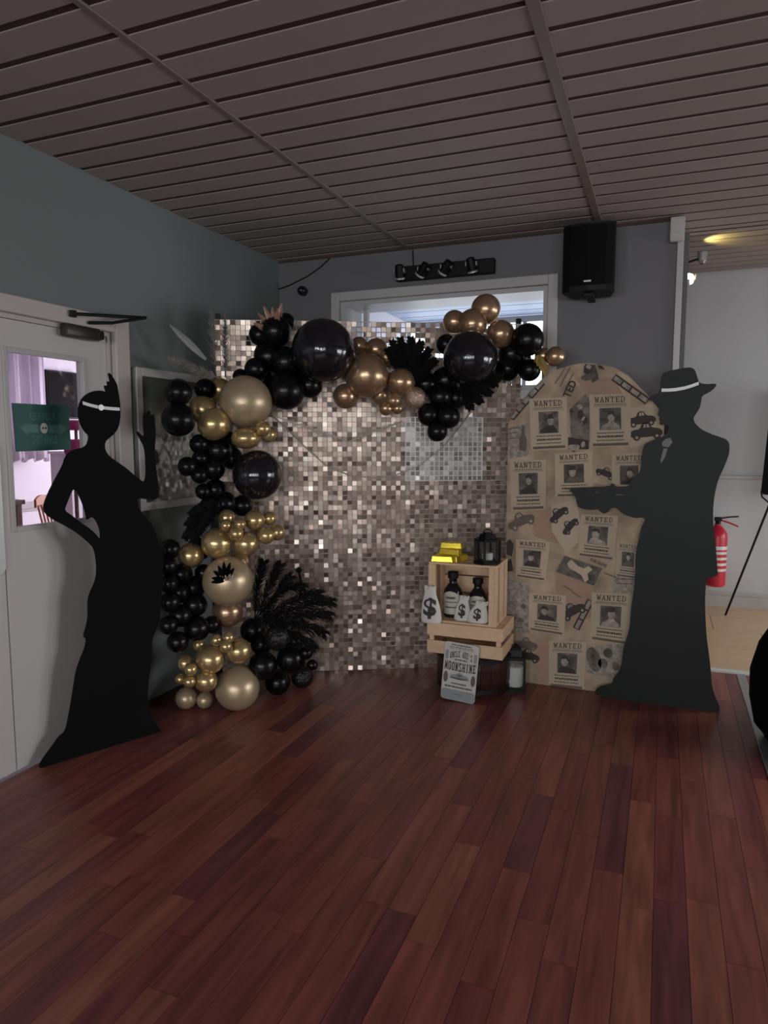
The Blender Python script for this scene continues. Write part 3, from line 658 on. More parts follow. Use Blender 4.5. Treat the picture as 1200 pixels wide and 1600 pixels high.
# spot bar above the window
bar = empty('spotlight_bar', (-1.37, YB, 2.555)); tag(bar, 'black light bar with four spotlight heads above the window', 'light bar')
q = MB(); q.box(-.33, .335, -.05, -.001, -.02, .072, bev=.006); q.build('housing', 'dark', bar)
for k, (x, tl) in enumerate(((-.285, 0.05), (-.12, .75), (.035, .75), (.20, -.15))):
    h = empty('spot_head', (0, 0, 0)); COL.objects.unlink(h); bpy.data.objects.remove(h)
    mx_ = Matrix.Translation((x, -.095, .03)) @ Matrix.Rotation(tl, 4, 'Y') @ Matrix.Rotation(.35, 4, 'X')
    q = MB(); q.lathe([(.012, .045), (.026, .040), (.030, .0), (.030, -.045)], 16, mx_); hd = shade(q.build('spot_head', 'dark', bar))
    q = MB(); q.lathe([(.031, -.038), (.034, -.042), (.034, -.05), (.028, -.05), (.026, -.044)], 16, mx_, cap=False); q.build('rim', 'steel', hd)
    q = MB(); q.lathe([(.0265, -.044), (.005, -.046)], 16, mx_); q.build('lens', 'metal', hd)
    q = MB(); q.tube([(x, -.05, .04), (x, -.07, .04)], .008); q.box(x - .036, x - .031, -.11, -.065, .02, .045); q.box(x + .031, x + .036, -.11, -.065, .02, .045); q.box(x - .036, x + .036, -.07, -.065, .02, .045); q.build('yoke', 'steel', hd)
q = MB(); q.tube([(-1.59, YB - .006, 2.625), (-1.595, YB - .006, ZC - .02)], .004, 6); ob = q.build('power_cable', 'dark'); tag(ob, 'thin dark cable rising from the spotlight bar', 'cable')
q = MB(); pts = [on_y(435, 452, YB - .008), on_y(452, 446, YB - .008), on_y(480, 432, YB - .008), on_y(500, 418, YB - .008), on_y(515, 404, YB - .008)]
q.tube(pts, .004, 6); ob = q.build('wall_cable', 'dark'); tag(ob, 'thin dark cable drooping from the ceiling near the corner', 'cable')
se = empty('wall_sensor', (-2.415, YB, 2.532)); tag(se, 'small round black sensor on the back wall near the corner', 'sensor')
q = MB(); q.lathe([(.030, 0), (.030, .012), (.022, .02)], 20, Matrix.Rotation(PI / 2, 4, 'X')); q.build('mount', 'dark', se)
q = MB(); q.lathe([(.005, .07), (.022, .062), (.032, .045), (.034, .03), (.028, .018)], 20, Matrix.Rotation(PI / 2, 4, 'X')); shade(q.build('housing', 'bottle', se), 60)
# wall lamp of the room beyond and its uplight neighbour
wl = empty('wall_lamp', (.10, 5.02, 2.50)); tag(wl, 'small lit warm bulb on the return wall, below the ceiling glow', 'wall lamp')
q = MB(); q.lathe([(.035, 0), (.035, .015), (.015, .02)], 16, Matrix.Rotation(PI / 2, 4, 'Y')); q.build('wall_plate', 'white', wl)
q = MB(); q.tube([(.015, 0, 0), (.05, 0, .01), (.055, 0, .045)], .007); q.build('arm', 'metal', wl)
bpos = on_y(1076, 436, 5.02); q = MB(); q.lathe([(.008, -.036), (.026, -.028), (.034, -.008), (.034, .008), (.026, .026), (.010, .034)], 16, Matrix.Translation((bpos.x - .10, 0, bpos.z - 2.5))); shade(q.build('bulb', 'bulb', wl), 80)
pu = on_y(1086, 402, 5.72); ul = empty('picture_light', (.10, 5.72, pu.z - .03)); tag(ul, 'dark metal uplighter arm throwing yellow light on the ceiling', 'wall lamp')
q = MB(); q.box(0, .02, -.03, .03, -.06, .03); q.build('wall_plate', 'dark', ul)
q = MB(); q.tube([(.02, 0, 0), (.10, 0, .02)], .008); q.build('arm', 'dark', ul)
q = MB(); q.lathe([(.015, -.05), (.03, -.03), (.035, .03), (.033, .03), (.028, -.02), (.002, -.022)], 16, Matrix.Translation((.11, 0, .03)), cap=False); q.build('shade', 'metal', ul)
li = bpy.data.lights.new('uplight_beam', 'SPOT'); li.energy = 4.0; li.color = (1.0, .82, .22); li.spot_size = math.radians(125); li.spot_blend = .6; li.shadow_soft_size = .02
lo = bpy.data.objects.new('uplight_beam', li); lo.rotation_euler = Vector((.6, .03, .40)).to_track_quat('-Z', 'Y').to_euler(); lo.location = (.225, 5.72, pu.z + .04); link(lo)

# ------------------------------------------------------------------ shimmer backdrop, set across the corner
BA = math.radians(27); BL = Vector((-2.545, 3.60, 0)); BW, BH = 1.90, 2.244
bd = empty('shimmer_backdrop', BL, BA); tag(bd, 'champagne sequin shimmer wall set across the corner behind the balloons', 'backdrop', kind='thing')
TP = BW / 62
NR = int((BH - .01) / TP)
q = MB()
for x0, x1, z0, z1 in ((-.0, .03, 0, BH), (BW - .03, BW, 0, BH), (0, BW, 0, .03), (0, BW, BH * .55, BH * .55 + .03)): q.box(x0, x1, .02, .05, z0, z1)
q.build('stand_frame', 'dark', bd)
for x in (.2, BW - .35):
    q = MB(); q.box(x, x + .04, .02, .30, 0, .03); q.build('foot', 'dark', bd)
def patch(i, j):
    return 36 <= i <= 55 and 34 <= j <= 48
q = MB(); qw = MB()
for i in range(63): q.box(i * TP - .0025, i * TP + .0025, .012, .018, 0, NR * TP)
for j in range(NR + 1): q.box(0, BW, .012, .018, j * TP - .0025, j * TP + .0025)
lt = q.build('lattice', 'lattice', bd); lt['kind'] = 'stuff'
# the lighter panel shows its white lattice
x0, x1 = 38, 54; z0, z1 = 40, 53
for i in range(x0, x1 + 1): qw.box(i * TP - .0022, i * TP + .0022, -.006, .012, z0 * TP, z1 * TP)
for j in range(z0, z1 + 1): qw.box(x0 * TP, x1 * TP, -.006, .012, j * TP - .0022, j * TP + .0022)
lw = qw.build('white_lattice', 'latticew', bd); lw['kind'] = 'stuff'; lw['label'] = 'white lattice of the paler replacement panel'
tb = MB(); tb.box(-TP * .455, TP * .455, -.0015, .0, -TP * .91, 0)
tme = bpy.data.meshes.new('sequin_tile'); tme.from_pydata([tuple(v) for v in tb.v], [], tb.f); tme.materials.append(M['tile'])
rest = MB(); rests = MB(); cnt = 0; random.seed(11)
for j in range(NR):
    for i in range(62):
        tx = random.gauss(.05, .05); tz = random.gauss(0, .05)
        if random.random() < .12: tx += random.choice((-.22, .22)); tz += random.uniform(-.2, .2)
        cx_ = (i + .5) * TP; cz_ = (j + 1) * TP - TP * .045
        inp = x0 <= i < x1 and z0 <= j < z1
        top = j > 63
        if top and random.random() < .35 and 5 < i: continue         # tiles missing where daylight shows through
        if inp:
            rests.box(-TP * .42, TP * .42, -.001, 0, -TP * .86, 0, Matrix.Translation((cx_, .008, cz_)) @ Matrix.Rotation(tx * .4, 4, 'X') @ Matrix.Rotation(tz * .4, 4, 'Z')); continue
        if 14 <= i < 35 and 27 <= j < 42 and cnt < 300:
            o = bpy.data.objects.new('sequin_tile', tme); o.location = (cx_, .006, cz_); o.rotation_euler = (tx, 0, tz); link(o, bd); cnt += 1
        else: rest.add(tb.v, tb.f, Matrix.Translation((cx_, .006, cz_)) @ Matrix.Rotation(tz, 4, 'Z') @ Matrix.Rotation(tx, 4, 'X'))
o = rest.build('sequin_tile', 'tile', bd); o['kind'] = 'stuff'
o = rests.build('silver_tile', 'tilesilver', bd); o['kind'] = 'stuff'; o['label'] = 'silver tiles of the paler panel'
BN = Vector((math.sin(BA), -math.cos(BA), 0))       # towards the room
def on_bd(u, v, off=0.0):
    d = ray(u, v); p0 = BL + BN * off; t = (p0 - CC).dot(BN) / d.dot(BN); return CC + d * t
# thin cord looping across the tiles
q = MB(); pts = [on_bd(u, v, .03) for u, v in ((424, 648), (450, 672), (480, 702), (510, 728), (545, 743), (585, 747), (620, 742), (655, 728), (690, 700), (715, 672), (737, 642))]
q.tube(pts, .0035, 6); ob = q.build('hanging_cord', 'cord'); tag(ob, 'thin beige cord looping across the shimmer wall below the balloons', 'cord')

# ------------------------------------------------------------------ balloons
def balloon_mesh(mname):
    b = MB(); prof = []
    for k in range(15):
        a = PI * k / 14
        rr = math.sin(a); zz = math.cos(a)
        if zz < 0: rr *= 1 - .10 * zz * zz; zz *= 1.06
        prof.append((max(rr, .001), zz))
    prof[-1] = (.03, -1.07); prof += [(.028, -1.10), (.06, -1.15), (.05, -1.16)]
    b.lathe(prof, 26)
    me = bpy.data.meshes.new('balloon'); me.from_pydata([tuple(v) for v in b.v], [], b.f)
    for p in me.polygons: p.use_smooth = True
    me.materials.append(M[mname]); return me
bmesh_by = {}; BAL = []
used_labels = set()
def balloon(u, v, rp, t, m, label, floor=False, sq=1.0):
    d = ray(u, v); rr = rp * t / F * .985
    if floor:
        for _ in range(30):
            t = (CAM_H - rr) / -d.z; rr = rp * t / F * .985
    for _ in range(400):
        p = CC + d * t; rr = rp * t / F * .985
        bdist = (p - BL).dot(BN)
        if p.x - rr < XL + .015 or bdist < rr * .9 + .02 and (p - BL).dot(Vector((math.cos(BA), math.sin(BA), 0))) > -.1: t -= .005
        else: break
    if m not in bmesh_by: bmesh_by[m] = balloon_mesh(m)
    o = bpy.data.objects.new('balloon', bmesh_by[m]); o.location = p
    ax = Vector((random.uniform(-.5, .5), 1, random.uniform(-.5, .5)))        # neck points into the garland
    if floor: ax = Vector((random.uniform(-.3, .3), .6, .8))
    o.rotation_euler = (-ax).to_track_quat('Z', 'Y').to_euler(); o.scale = (rr, rr * sq, rr)
    if sq != 1.0: o.rotation_euler = (math.radians(90), 0, 0); o.scale = (rr, rr * sq, rr)
    link(o); BAL.append((o, d.copy(), rp, t, floor, sq, t))
    assert label not in used_labels, label
    used_labels.add(label)
    tag(o, label, 'balloon', 'balloons of the garland'); return o
B = balloon
# lower left foot of the garland
B(371, 1075, 35, 3.7, 'goldmatt', 'largest matt gold balloon resting on the floor at the garland foot', floor=True)
B(291, 1091, 17, 3.7, 'goldmatt', 'gold balloon on the floor at the far left of the garland foot', floor=True)
B(320, 1094, 13, 3.7, 'goldmatt', 'small gold balloon on the floor touching the largest matt gold balloon', floor=True)
B(322, 1064, 17.5, 3.68, 'gold', 'mid sized gold balloon above the small floor balloon at the garland foot')
B(296, 1065, 10, 3.63, 'gold', 'tiny gold balloon above the leftmost floor balloon, right of a pair')
B(282, 1061, 8.5, 3.66, 'gold', 'tiny gold balloon at the outer left edge of the foot cluster')
B(298, 1046, 10, 3.62, 'gold', 'tiny gold balloon third up on the left of the foot cluster')
B(290, 1036, 13, 3.72, 'gold', 'small gold balloon topmost on the left edge of the foot cluster')
B(310, 1007, 10, 3.75, 'gold', 'small bright gold balloon peeping above the foot cluster by the black ones')
B(329, 1030, 23, 3.70, 'gold', 'second largest gold balloon in the middle of the foot cluster')
B(373, 1017, 20, 3.72, 'gold', 'gold balloon directly above the largest matt gold balloon')
B(353, 1010, 10, 3.60, 'gold', 'tiny gold balloon, lowest of the three between the two foot golds')
B(338, 1000, 9.5, 3.64, 'gold', 'tiny gold balloon, left of the three above the foot golds')
B(357, 996, 9, 3.64, 'gold', 'tiny gold balloon, top of the three above the foot golds')
# black bunch right of the foot
B(434, 1066, 20, 3.8, 'black', 'black balloon on the floor, front of the black bunch by the feathers', floor=True)
B(472, 1057, 18, 3.85, 'crinkle', 'crinkled black balloon at the lower right of the floor bunch', floor=True)
B(411, 1040, 23, 3.88, 'black', 'black balloon touching the right side of the gold above the floor')
B(455, 1029, 23, 3.92, 'black', 'largest black balloon in the middle of the floor bunch')
B(488, 1039, 9, 3.86, 'black', 'tiny black balloon at the right tip of the floor bunch')
B(478, 1020, 11, 3.92, 'black', 'small black balloon upper right of the floor bunch under the feathers')
B(434, 996, 21, 3.84, 'crinkle', 'shiny crinkled black balloon on top of the floor bunch')
B(460, 1001, 16, 3.98, 'black', 'black balloon beside the shiny crinkled one under the feathers')
B(408, 1006, 17, 3.95, 'black', 'black balloon left of the shiny crinkled one')
B(395, 985, 20, 4.02, 'black', 'black balloon deep behind the bronze neck balloon')
# neck and leaf balloon
B(356, 956, 24, 3.86, 'dimgold', 'dusky bronze balloon hidden below the gold balloon with the black leaf')
B(356, 908, 39.5, 3.72, 'goldmatt', 'big matt gold balloon carrying a black leaf spray')
B(372, 880, 18, 3.86, 'gold', 'gold balloon peeping behind the top of the leaf balloon')
# gold band in the middle of the left leg
B(298, 868, 20, 3.74, 'gold', 'gold balloon at the left end of the middle gold band')
B(338.5, 849, 24.5, 3.74, 'gold', 'largest gold balloon of the middle gold band')
B(384.5, 850, 19.5, 3.76, 'gold', 'gold balloon centre right of the middle gold band, above the leaf balloon')
B(354, 809, 13.5, 3.80, 'gold', 'gold balloon at the upper left of the middle gold band')
B(353, 821, 9.5, 3.70, 'gold', 'tiny gold balloon, left of the trio in the middle band')
B(375, 819, 9.5, 3.70, 'gold', 'tiny gold balloon, right of the trio in the middle band')
B(369, 834, 11.5, 3.68, 'gold', 'tiny gold balloon, lowest of the trio in the middle band')
B(398, 813, 16.5, 3.80, 'gold', 'gold balloon at the top of the middle band under the glossy black one')
B(421, 810, 11, 3.86, 'gold', 'small gold balloon at the upper right of the middle band')
B(416, 837, 13.5, 3.78, 'gold', 'gold balloon left of the pair at the right end of the middle band')
B(433, 832, 13, 3.84, 'gold', 'gold balloon at the extreme right end of the middle band')
# black column behind the flapper
for u, v, r_, t, s in ((266, 858, 16, 3.62, 'topmost'), (262, 884, 15, 3.6, 'second from top'), (284, 897, 17, 3.7, 'inner, below the left gold'), (264, 912, 15, 3.6, 'third down the outer edge'),
        (302, 918, 19, 3.74, 'right beside the leaf balloon'), (265, 941, 16, 3.6, 'fourth down the outer edge'), (305, 945, 19, 3.74, 'inner, level with the leaf balloon base'),
        (281, 926, 17, 3.72, 'middle of the column'), (282, 962, 18, 3.68, 'inner, below the middle one'), (263, 977, 15, 3.58, 'fifth down the outer edge'), (308, 982, 20, 3.72, 'large, just above the foot cluster'),
        (331, 976, 14, 3.76, 'inner, beside the bronze neck balloon'), (278, 1003, 17, 3.64, 'lowest'), (318, 895, 14, 3.82, 'tucked behind the leaf balloon')):
    B(u, v, r_, t, 'black', 'black balloon in the column beside the flapper cutout, ' + s)
B(312, 858, 18, 3.9, 'black', 'black balloon hidden behind the left golds of the middle band')
# upper left leg
for u, v, r_, t, m, s in ((402, 742, 39.5, 3.84, 'blackgloss', 'glossy black bubble balloon hanging above the middle gold band'),
        (349, 787, 21, 3.9, 'black', 'black balloon left below the lower glossy bubble'), (328, 792, 17, 3.9, 'black', 'black balloon beside the noticeboard corner above the middle band'), (378, 790, 17, 3.95, 'black', 'black balloon tucked under the lower glossy bubble'),
        (312, 694, 16, 3.8, 'black', 'black balloon directly under the lower left gold pair'), (341, 704, 22, 3.86, 'black', 'larger black balloon left of the small gold under the big one'), (293, 729, 15.5, 3.72, 'black', 'shiny black balloon furthest out over the notice board'),
        (312, 742, 14, 3.74, 'black', 'black balloon below and right of the outermost one on the notice board'), (337, 765, 17, 3.84, 'black', 'black balloon left of the lower glossy bubble'), (318, 768, 13, 3.82, 'black', 'small black balloon at the lower corner of the notice board'),
        (313, 716, 13, 3.8, 'black', 'small black balloon in the middle of the upper black bunch'), (334, 733, 18, 3.82, 'black', 'black balloon touching the left of the lower glossy bubble'), (362, 716, 18, 3.96, 'black', 'black balloon behind the top of the lower glossy bubble'),
        (384, 628, 41.5, 3.84, 'goldmatt', 'biggest gold balloon at the shoulder of the garland'), (343, 609, 19, 3.96, 'gold', 'gold balloon half hidden behind the left of the biggest gold'),
        (317, 640, 22, 3.82, 'gold', 'gold balloon upper of the left pair beside the biggest gold'), (334, 663, 26, 3.76, 'gold', 'shiny gold balloon lower of the left pair beside the biggest gold'),
        (411, 670, 12.5, 3.78, 'gold', 'tiny gold balloon at the lower right of the biggest gold'), (420, 679, 12.5, 3.82, 'gold', 'tiny gold balloon outermost at the lower right of the biggest gold'),
        (279, 613, 21.5, 3.6, 'black', 'upper black balloon at the far left of the garland'), (279, 656, 26.5, 3.6, 'black', 'larger black balloon at the far left of the garland'),
        (321, 608, 17, 3.9, 'black', 'black balloon between the far left ones and the biggest gold'), (355, 690, 17, 3.92, 'black', 'black balloon behind the oblate small gold'),
        (406, 523, 17.5, 4.0, 'black', 'black balloon at the upper left under the copper leaves'), (431, 518, 25, 4.0, 'black', 'black balloon beneath the copper leaves at the top'),
        (447, 503, 14, 4.02, 'black', 'small topmost black balloon beside the copper leaves'), (400, 577, 18.5, 3.98, 'black', 'black balloon above the biggest gold on the left'),
        (421, 557, 25, 4.0, 'black', 'black balloon left of the top glossy bubble, upper'), (447, 566, 25, 4.0, 'black', 'black balloon touching the left of the top glossy bubble'),
        (447, 611, 29.5, 3.92, 'black', 'large black balloon right of the biggest gold'), (484, 602, 20, 4.0, 'black', 'black balloon beneath the top glossy bubble'),
        (376, 589, 13, 4.0, 'black', 'small black balloon on top of the biggest gold'), (410, 594, 18, 4.02, 'black', 'black balloon behind the upper right of the biggest gold'),
        (470, 577, 22, 4.06, 'black', 'black balloon behind the lower left of the top glossy bubble'), (505, 548, 50.5, 3.90, 'blackgloss', 'largest glossy black bubble balloon at the top left of the arch'),
        # middle of the arch
        (573, 587, 35, 4.0, 'dimgold', 'largest bronze balloon in the middle of the arch'), (540, 619, 20, 4.04, 'dimgold', 'bronze balloon lower left of the largest bronze'),
        (627, 597, 22, 4.02, 'dimgold', 'bronze balloon right of the largest bronze'), (615, 626, 11.5, 3.96, 'dimgold', 'tiny bronze balloon, top of the trio under the arch'),
        (603, 638, 11.5, 3.98, 'dimgold', 'tiny bronze balloon, left of the trio under the arch'), (621, 638, 9.5, 3.98, 'dimgold', 'tiny bronze balloon, right of the trio under the arch'),
        (648, 622, 18, 4.04, 'foilpink', 'crinkled pinkish champagne foil balloon beside the bronze trio'), (561, 540, 14, 4.14, 'dimgold', 'small bronze balloon touching the right of the top glossy bubble'),
        (588, 546, 18, 4.14, 'dimgold', 'bronze balloon behind the top of the largest bronze'), (605, 558, 15, 4.1, 'dimgold', 'bronze balloon between the largest bronze and the feather fan'), (594, 617, 16, 4.1, 'dimgold', 'bronze balloon half hidden under the largest bronze'),
        (666, 600, 20, 4.16, 'black', 'black balloon under the feather fan in the arch'), (655, 575, 20, 4.2, 'black', 'black balloon behind the feather fan'),
        # right of the arch
        (735, 560, 43.5, 4.0, 'blackgloss', 'glossy black bubble balloon on the right of the arch'), (759, 483, 23.5, 4.1, 'dimgold', 'topmost bronze balloon of the whole arch'),
        (710, 503, 18.5, 4.14, 'dimgold', 'bronze balloon at the left of the top right group'), (738, 506, 23.5, 4.08, 'dimgold', 'bronze balloon just above the right glossy bubble'),
        (782, 522, 22.5, 4.08, 'dimgold', 'bronze balloon at the upper right of the right glossy bubble'), (697, 538, 16, 4.16, 'black', 'black balloon left of the right glossy bubble'),
        (824, 531, 26, 4.14, 'black', 'large black balloon at the right end of the arch'), (799, 553, 21, 4.18, 'black', 'black balloon right of the right glossy bubble'),
        (793, 576, 20, 4.2, 'black', 'black balloon below right of the right glossy bubble'), (827, 578, 18, 4.16, 'black', 'black balloon at the lower right end above the wanted panel'),
        (812, 560, 18, 4.2, 'black', 'black balloon between the last black balloons of the arch'), (867, 557, 16, 4.06, 'dimgold', 'shiny bronze balloon at the extreme right tip of the arch'),
        (849, 556, 13.5, 4.1, 'dimgold', 'small bronze balloon beside the tip of the arch'),
        (670, 648, 18.5, 4.06, 'black', 'black balloon at the left of the hanging black cluster'), (700, 651, 19.5, 4.06, 'black', 'black balloon at the right of the hanging black cluster'),
        (683, 674, 16.5, 4.04, 'black', 'lowest black balloon of the hanging cluster'), (688, 620, 20, 4.12, 'black', 'black balloon at the top of the hanging cluster'),
        (712, 622, 18, 4.14, 'black', 'black balloon under the left of the right glossy bubble'), (696, 594, 22, 4.16, 'black', 'black balloon behind the lower left of the right glossy bubble')):
    B(u, v, r_, t, m, s)
o = B(384, 685, 23, 3.78, 'gold', 'squashed shiny gold balloon below the biggest gold', sq=.74)

# let crowded balloons settle nearer or further along the line of sight instead of sitting inside each other
BDIR = Vector((math.cos(BA), math.sin(BA), 0))
T = [b[3] for b in BAL]
for it in range(120):
    for i in range(len(BAL)):
        for j in range(i):
            pi = CC + BAL[i][1] * T[i]; pj = CC + BAL[j][1] * T[j]; ri = BAL[i][2] * T[i] / F; rj = BAL[j][2] * T[j] / F
            dd = (pi - pj).length; need = (ri + rj) * .80
            if dd < need:
                st_ = min(.02, (need - dd) * .5); sg_ = 1 if T[i] > T[j] else -1
                if not BAL[i][4]: T[i] += st_ * sg_
                if not BAL[j][4]: T[j] -= st_ * sg_
    for i, (o, d, rp, t, flr, sq, t0) in enumerate(BAL):
        if flr: continue
        T[i] = max(t0 - .22, min(T[i], t0 + .30))
        for _ in range(200):
            p = CC + d * T[i]; rr = rp * T[i] / F
            if p.x - rr < XL + .045 or ((p - BL).dot(BN) < rr * .9 + .02 and (p - BL).dot(BDIR) > -.1) or p.z < rr: T[i] -= .004
            else: break
for (o, d, rp, t, flr, sq, t0), tt in zip(BAL, T):
    rr = rp * tt / F * .985; o.location = CC + d * tt; o.scale = (rr, rr * sq, rr)

# ------------------------------------------------------------------ leaves and feathers
def leaf(mb, a, b, wd, bend=Vector((0, 0, 0)), n=6):
    """pointed blade from a to b with a folded midrib"""
    a = Vector(a); b = Vector(b); d = b - a; side = d.cross(FW).normalized(); nr = side.cross(d).normalized(); base = len(mb.v)
    for i in range(n + 1):
        t = i / n; c = a + d * t + bend * math.sin(PI * t * .5); ww = wd * (math.sin(PI * min(.97, t * .9 + .08)) ** .8)
        mb.v += [c - side * ww - nr * .004, c + nr * ww * .25, c + side * ww - nr * .004]
    for i in range(n):
        k = base + i * 3
        for f in ([k, k + 1, k + 4, k + 3], [k + 1, k + 2, k + 5, k + 4]): mb.f.append(f)
    return mb
def thick(o, th=.003):
    s = o.modifiers.new('thickness', 'SOLIDIFY'); s.thickness = th; s.offset = 0; return o
def spray(name, base, tips, wd, t, m, label, cat='leaf spray'):
    e = empty(name, at(*base, t + .04)); tag(e, label, cat); org = at(*base, t + .04)
    for k, (u, v) in enumerate(tips):
        q = MB(); leaf(q, Vector((0, 0, 0)), at(u, v, t + random.uniform(-.05, .03)) - org, wd); thick(q.build('leaf', m, e))
    return e
spray('copper_leaf_spray', (432, 522), ((403, 489), (412, 478), (404, 512), (440, 474), (425, 480), (396, 505), (434, 482)), .016, 3.9, 'leafcu', 'copper painted pointed leaves fanned on top of the arch')
spray('gold_leaf_spray', (842, 556), ((835, 566), (846, 580), (852, 588), (858, 582), (839, 572)), .014, 4.02, 'leafgold', 'gold painted pointed leaves at the right tip of the arch')
spray('black_leaf_spray', (352, 906), ((331, 903), (334, 892), (341, 884), (350, 878), (360, 879), (366, 888), (330, 910)), .012, 3.56, 'feather', 'black pointed leaves lying on the big leaf balloon')
spray('cream_leaf_spray', (356, 906), ((352, 899), (360, 897), (365, 899), (368, 903), (350, 905)), .006, 3.54, 'leafcream', 'tiny cream leaf rosette on the big leaf balloon', 'leaf')
def feather(pts, wd, m, label, name='feather', cat='feather', group=None, dens=110, droop=.45):
    """quill through the points with tapering barbs on both sides"""
    pts = [Vector(p) for p in pts]; org = pts[0].copy(); e = empty(name, org); tag(e, label, cat, group)
    def P(t):
        f = t * (len(pts) - 1); i = min(int(f), len(pts) - 2); f -= i
        p0 = pts[max(0, i - 1)]; p1 = pts[i]; p2 = pts[i + 1]; p3 = pts[min(len(pts) - 1, i + 2)]
        return .5 * ((2 * p1) + (p2 - p0) * f + (2 * p0 - 5 * p1 + 4 * p2 - p3) * f * f + (3 * p1 - p0 - 3 * p2 + p3) * f ** 3) - org
    q = MB(); q.tube([P(k / 12) for k in range(13)], .0035, 6, r1=.001); q.build('quill', m, e)
    q = MB()
    for k in range(dens):
        t = .10 + .90 * k / dens; c = P(t); d = (P(min(1, t + .02)) - P(t - .02)).normalized(); sd = d.cross(FW).normalized()
        for s in (-1, 1):
            L = wd * (math.sin(PI * (.12 + .80 * t)) ** .7) * random.uniform(.75, 1.1)
            dr = (sd * s * random.uniform(.3, .9) + d * random.uniform(.7, 1.3) + FW * random.uniform(-.3, .3)).normalized(); L *= 1.15
            mid = c + dr * L * .55; end = c + dr * L + d * L * .25 + Vector((0, 0, -L * droop * random.uniform(.2, 1)))
            bw = sd * .0022; n = len(q.v)
            q.v += [c - bw, c + bw, mid + bw * .9, mid - bw * .9, end]; q.f += [[n, n + 1, n + 2, n + 3], [n + 3, n + 2, n + 4]]
    v = q.build('vane', m, e); return e
fb = (398, 968)
for k, (mid, tip, wd, lab) in enumerate((((402, 920), (412, 878), .07, 'black ostrich feather pointing straight up from the floor bunch'), ((420, 920), (438, 882), .065, 'black ostrich feather, second from the leaf balloon'),
        ((440, 925), (474, 918), .06, 'black ostrich feather arching under the dark blob tip'), ((445, 945), (500, 928), .07, 'black ostrich feather reaching up to the right'),
        ((450, 955), (519, 940), .075, 'longest black ostrich feather reaching right over the tiles'), ((450, 965), (516, 962), .07, 'black ostrich feather reaching level to the right'),
        ((450, 975), (508, 990), .065, 'black ostrich feather drooping right above the floor bunch'), ((440, 985), (492, 1012), .055, 'lowest black ostrich feather drooping over the floor bunch'),
        ((425, 940), (455, 900), .06, 'black ostrich feather in the middle of the fan'))):
    t0 = 3.93; feather([at(*fb, t0), at(mid[0], mid[1], t0 - .08), at((mid[0] * .35 + tip[0] * .65), (mid[1] * .35 + tip[1] * .65) - 3, t0 - .12), at(tip[0], tip[1], t0 - .1)], wd, 'feather', lab, 'ostrich_feather', group='black feathers by the floor bunch')
# stem with a dark blob tip
q = MB(); q.tube([at(470, 932, 3.9), at(471, 912, 3.9), at(467, 893, 3.9)], .006, 8); e = q.build('seed_stem', 'feather'); tag(e, 'dark seed head stem standing up from the black feathers', 'dried stem')
q2 = MB(); c = at(467, 891, 3.9); q2.lathe([(.003, .018), (.012, .012), (.017, 0), (.012, -.012), (.004, -.016)], 12); q2.build('seed_head', 'feather', e, loc=c)
# feather tufts in the arch
for nm, b0, tips, t0, lab in (('feather_tuft', (640, 596), ((612, 532), (625, 528), (642, 527), (658, 533), (672, 545), (682, 562), (605, 545), (650, 560), (668, 575)), 4.02, 'round black feather fan in the middle of the arch'),
        ('feather_tuft', (722, 592), ((778, 600), (768, 616), (752, 630), (736, 640), (786, 588), (745, 615)), 4.04, 'black feather tuft hanging below the right glossy bubble'),
        ('feather_tuft', (338, 782), ((298, 805), (292, 822), (288, 842), (305, 830), (318, 820), (300, 848)), 3.72, 'black feather plume with pale edge beside the notice board corner')):
    e = empty(nm, at(*b0, t0)); tag(e, lab, 'feathers'); org = at(*b0, t0)
    for u, v in tips:
        end = at(u, v, t0 - random.uniform(.0, .1)) - org; q = MB(); sd = end.cross(FW).normalized()
        for k in range(60):
            t = .05 + .95 * k / 60; c = end * t
            for s in (-1, 1):
                L = .05 * (math.sin(PI * (.15 + .75 * t)) ** .6) * random.uniform(.7, 1.1)
                dr = (sd * s + end.normalized() * .7 + FW * random.uniform(-.6, .6)).normalized(); bw = end.normalized() * .005; n = len(q.v)
                q.v += [c - bw, c + bw, c + dr * L * .6 + bw, c + dr * L * .6 - bw, c + dr * L]; q.f += [[n, n + 1, n + 2, n + 3], [n + 3, n + 2, n + 4]]
        q.build('plume', 'feather', e)
# dried grasses at the upper left
q = MB(); a = at(322, 562, 3.72); b = at(265, 507, 3.62); leaf(q, a, b, .018); e = thick(q.build('silver_blade', 'silverleaf')); tag(e, 'single silvery spear leaf pointing up at the grey wall', 'dried leaf')
def plume(base, tip, t0, t1, wd, lab, m='pampas'):
    a = at(*base, t0); b = at(*tip, t1); e = empty('pampas_plume', a); tag(e, lab, 'pampas grass', 'dried pampas plumes')
    q = MB(); d = b - a; q.tube([Vector((0, 0, 0)), d * .5, d * .97], .003, 6); q.build('stem', m, e); q = MB(); sd = d.cross(FW).normalized()
    for k in range(260):
        t = random.uniform(.15, 1); c = d * t; ang = random.uniform(0, 2 * PI); L = wd * (math.sin(PI * (.1 + .85 * t)) ** .6) * random.uniform(.5, 1)
        dr = (sd * math.cos(ang) + FW * math.sin(ang) + d.normalized() * .9).normalized(); bw = d.normalized() * .003; n = len(q.v)
        q.v += [c - bw, c + bw, c + dr * L]; q.f += [[n, n + 1, n + 2]]
    q.build('plume', m, e)
plume((338, 592), (330, 484), 3.86, 3.80, .06, 'upright dried pampas plume beside the top left of the backdrop')
plume((340, 590), (262, 560), 3.8, 3.62, .06, 'dried pampas plume leaning left above the notice board')
plume((345, 592), (290, 572), 3.78, 3.66, .05, 'dried pampas plume lying low above the notice board')
